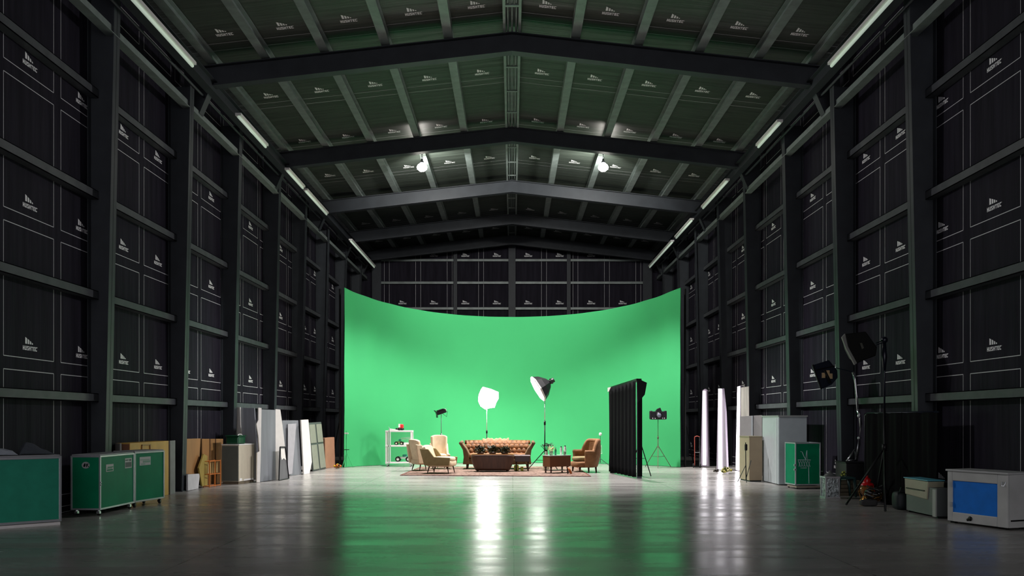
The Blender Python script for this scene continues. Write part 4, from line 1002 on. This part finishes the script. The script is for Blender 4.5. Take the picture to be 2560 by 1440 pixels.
mb.tube([V((xt(2060, Yb), Yb-.02, zt(925, Yb))), V((xt(2075, Yb), Yb-.03, zt(958, Yb)))], .03, 8)
mb.build('bracket', BLACK, t)
# tall black stand
p = V((xt(2211, 15.75), 15.75, 0)); t = thing('tall_black_stand', p, 'tall black tripod stand holding a large black softbox on the right', 'studio light')
ht = zt(850, 15.75)
DN = mat('dark_navy_pole', (14, 20, 34), .3, .2)
MB().tube([p+V((0, 0, .25)), p+V((0, 0, 1.75))], .022, 8).build('lower_pole', BLACK, t)
MB().tube([p+V((0, 0, 1.7)), p+V((0, 0, ht))], .018, 8).build('upper_pole', DN, t)
MB().tube([p+V((0, 0, ht-.55)), p+V((0, 0, ht-.3)), p+V((0, 0, ht-.05))], [.025, .05, .03], 8).build('sleeve', DN, t)
MB().ball(p+V((0, 0, ht)), .06, 8).build('knuckle', DN, t)
MB().tube([p+V((0, 0, 1.0)), p+V((0, 0, 1.12))], .045, 8).build('collar', BLACK, t)
for q in (fl(2116, 1263), fl(2213, 1279), V((p.x+.08, p.y+.6, .0))):
    l = MB().tube([p+V((0, 0, 1.05)), q+V((0, 0, .02))], .018, 8).build('leg', BLACK, t)
    MB().ball(q+V((0, 0, .022)), .022, 6).build('foot', RUBBER, l)
c_ = lamp_head(t, [(2112, 834), (2165, 828), (2182, 852), (2194, 868), (2190, 890), (2168, 898), (2141, 910), (2120, 868)], 15.75, .45, mat('softbox_black', (7, 9, 8), .55, spec=.15))
MB().prism([V((xt(a, 15.7), 15.7, zt(b_, 15.7))) for a, b_ in ((2105, 843), (2113, 834), (2120, 866), (2143, 908), (2137, 912), (2115, 870))], (0, .05, 0)).build('rim', mat('rim_dull', (112, 114, 108), .5), t, bevel=.006)
for dz in (0, -.035): MB().tube([p+V((0, 0, ht+dz)), V((xt(2190, 15.75), 15.75, zt(858, 15.75)+dz))], .009, 6).build('arm', DN, t)
MB().prism([V((xt(a, 15.72), 15.72, zt(b_, 15.72))) for a, b_ in ((2150, 858), (2155, 857), (2160, 870), (2155, 873))], (0, .02, 0)).build('badge', mat('badge', (60, 62, 50), .5), t)

# black backdrop along the right wall
A, B = V((6.84, 17.1, 0)), V((6.98, 14.45, 0)); M, L = frame_of(A, B); H1 = 1.68
t = thing('black_backdrop', A, 'black cloth-covered screen against the right wall behind the tall stand', 'black screen')
def bd(u, v): return M @ V((u*L, .015*math.sin(u*31+v*2)+.008*math.sin(u*73), .03+(H1-.03)*v))
MB().grid(bd, 80, 8).build('cloth', mat('deep_black_cloth', (11, 11, 13), .9, spec=.08), t, solid=.01)
MB().tube([M @ V((0, .02, 0)), M @ V((0, .02, H1-.05)), M @ V((.1, .02, H1)), M @ V((L, .02, H1))], .018, 8).build('frame', mat('frame_blueblack', (24, 30, 44), .35, .3), t)
MB().box((L*.3, .02, 0), (L*.34, .12, H1), M=M).build('rear_brace', BLACK, t)

# cooler and dark bags
t, M, L = case('cool_box', (2266, 1279), (2342, 1296), .26, .03, .47, 'grey cooler box with a pale lid and blue rim near the blue crate', 'cooler', mat('cooler_grey', (84, 88, 90), .35), edge=None, lid=None, cast=False)
MB().prism([M @ V(a) for a in ((-.01, -.02, .30), (L*.72, -.02, .27), (L*.76, -.02, .56), (-.03, -.02, .57))], M.to_3x3() @ V((0, .27, 0))).build('lid', mat('cooler_lid', (170, 166, 142), .45, var=.06), t, bevel=.012)
MB().box((-.03, -.035, .57), (L*.77, .25, .585), M=M).build('rim', mat('rim_blue', (90, 168, 186), .4), t)
MB().box((L*.05, -.035, .40), (L*.66, -.02, .415), M=M).build('handle_groove', BLACK, t)
MB().box((L-.10, -.02, .02), (L, 0, .45), M=M).build('corner_bar', mat('bar_pale', (168, 170, 166), .4), t)
for x in (.03, L-.03):
    MB().box((x-.02, .02, 0), (x+.02, .2, .03), M=M).build('foot', BLACK, t)
def bag(px, py, w, d, h, m, label, cat, name):
    p = fl(px, py); t_ = thing(name, p, label, cat)
    MB().rbox((p.x, p.y+d/2, h/2), (w/2, d/2, h/2), .06).build('body', m, t_)
    MB().tube([p+V((-w*.2, d*.3, h*.95)), p+V((-w*.1, d*.3, h*1.2)), p+V((w*.1, d*.3, h*1.2)), p+V((w*.2, d*.3, h*.95))], .012, 6).build('strap', BLACK, t_)
    return t_
bag(2262, 1276, .26, .28, .32, mat('bag_teal_black', (16, 28, 30), .6), 'dark teal-black bag between the tall stand and the grey cooler', 'bag', 'gear_bag')
bag(2176, 1266, .3, .16, .12, mat('bag_grey', (52, 52, 52), .8, var=.3), 'low grey cloth bag on the floor in front of the red lantern', 'bag', 'sand_bag')
p = fl(2250, 1262); o = MB().prism([p+V((-.08, .1, .42)), p+V((.12, .1, .36)), p+V((.12, .1, .22))], (0, .2, 0)).prism([p+V((-.02, .12, 0)), p+V((.08, .12, 0)), p+V((.1, .12, .3)), p+V((0, .12, .38))], (0, .16, 0)).build('yellow_wedge', mat('wedge_yellow', (196, 140, 40), .5)); tag(o, 'yellow wedge-shaped box behind the grey cooler', 'wedge')
A, B = V((7.0, 14.35, 0)), V((7.12, 13.72, 0))
t = thing('footlocker', A, 'black trunk between the grey cooler and the blue-fronted box', 'trunk'); M, L = frame_of(A, B)
MB().box((0, 0, .0), (L, .25, .52), M=M).build('body', mat('trunk_black', (20, 20, 24), .5), t, bevel=.01)
MB().box((-.01, -.01, .52), (L+.01, .26, .56), M=M).build('lid', BLACK, t)
o = MB().box((0.25, .02, .561), (.55, .22, .66), M=M).build('grey_carton', mat('carton_grey', (88, 88, 86), .6), bevel=.008); tag(o, 'small grey carton on the black trunk behind the blue-fronted box', 'carton')

WB = mat('scuffed_white', (186, 188, 184), .5, var=.12, scale=2.5)
t, M, L = case('blue_fronted_box', (2372, 1306), (2523, 1326), .44, .03, .78, 'scuffed white box with a blue front panel at the right picture edge', 'box', WB, edge=None, lid=None, cast=False)
mb = MB()
for a in ((0, -.03, .03, .09, 0, .78), (L-.17, -.03, .03, L, 0, .78), (.09, -.03, .03, L-.17, 0, .17), (.09, -.03, .64, L-.17, 0, .78)): mb.box(a[:3], a[3:], M=M)
mb.build('front_frame', WB, t, bevel=.01)
MB().box((.09, -.012, .17), (L-.17, -.002, .64), M=M).build('blue_panel', mat('blue_panel', (10, 120, 222), .4, var=.08), t)
MB().box((-.02, -.05, .78), (L+.02, .46, .81), M=M).build('lid', mat('lid_white', (176, 178, 176), .5, var=.08), t, bevel=.006)
mb = MB().tube([M @ V((L*.4, -.033, .1)), M @ V((L*.4, -.04, .1))], .035, 14)
mb.tube([M @ V((L*.36, -.033, .08)), M @ V((L*.36, -.04, .08))], .02, 10); mb.build('drain_plug', BLACK, t)
MB().tube([M @ V((L-.08, -.04, .68)), M @ V((L-.07, -.06, .62)), M @ V((L-.03, -.06, .62)), M @ V((L-.02, -.04, .68))], .008, 6).build('latch_ring', SILVER, t)
MB().box((L, .03, .12), (L+.01, .42, .14), M=M).build('side_groove', BLACK, t)
for x in (.06, L-.1):
    for y in (.04, .38): MB().box((x-.04, y-.03, 0), (x+.04, y+.03, .03), M=M).build('skid', BLACK, t)
for z in (.25, .55): MB().box((.06, -.04, z), (.1, -.025, z+.07), M=M).build('hinge', SILVER, t)

# ------------------------------------------------------------------ spots added to the hall
# aimed spots added under the tubes: onto screen, opposite walls and leaning flats
for o in [q for q in bpy.data.objects if q.name.startswith('batten_light')]:
    lab = o['label']; sx = -1 if 'left' in lab else 1
    if 'third' in lab:
        light('SPOT', o.location+V((0, 0, -.12)), (-sx*2.2, 31.0, 2.6), 260, (1, 1, .98), o, spot_size=1.25, spot_blend=.9, shadow_soft_size=.3)
    if 'second' in lab:
        light('SPOT', o.location+V((0, 0, -.12)), (-sx*7.2, 17.5, 2.2), 1700, (1, .97, 1), o, spot_size=1.5, spot_blend=.9, shadow_soft_size=.3)
    if 'nearest' in lab:
        light('SPOT', o.location+V((0, 1.5, -.12)), (-sx*6.6, 22.5, .6), 4200, (1, .97, 1), o, spot_size=.62, spot_blend=.9, shadow_soft_size=.3)

# ------------------------------------------------------------------ world, camera
w = bpy.data.worlds.new('world'); bpy.context.scene.world = w; w.use_nodes = True
w.node_tree.nodes['Background'].inputs[0].default_value = (.97, .93, 1.0, 1); w.node_tree.nodes['Background'].inputs[1].default_value = 1.9
cd = bpy.data.cameras.new('camera'); cam = bpy.data.objects.new('camera', cd); C.objects.link(cam)
cam.location = (0, 0, EYE); cam.rotation_euler = (PI/2, 0, 0)
cd.sensor_width = 36; cd.lens = F/2560*36; cd.shift_y = (HZ-720)/2560; cd.clip_end = 200; cd.clip_start = .05
S = bpy.context.scene; S.camera = cam
S.view_settings.view_transform = 'Standard'; S.view_settings.look = 'None'; S.view_settings.gamma = 1; S.view_settings.exposure = 0
S.cycles.max_bounces = 8; S.cycles.diffuse_bounces = 5; S.cycles.sample_clamp_indirect = 6; S.cycles.use_denoising = True
S.cycles.caustics_reflective = False; S.cycles.caustics_refractive = False
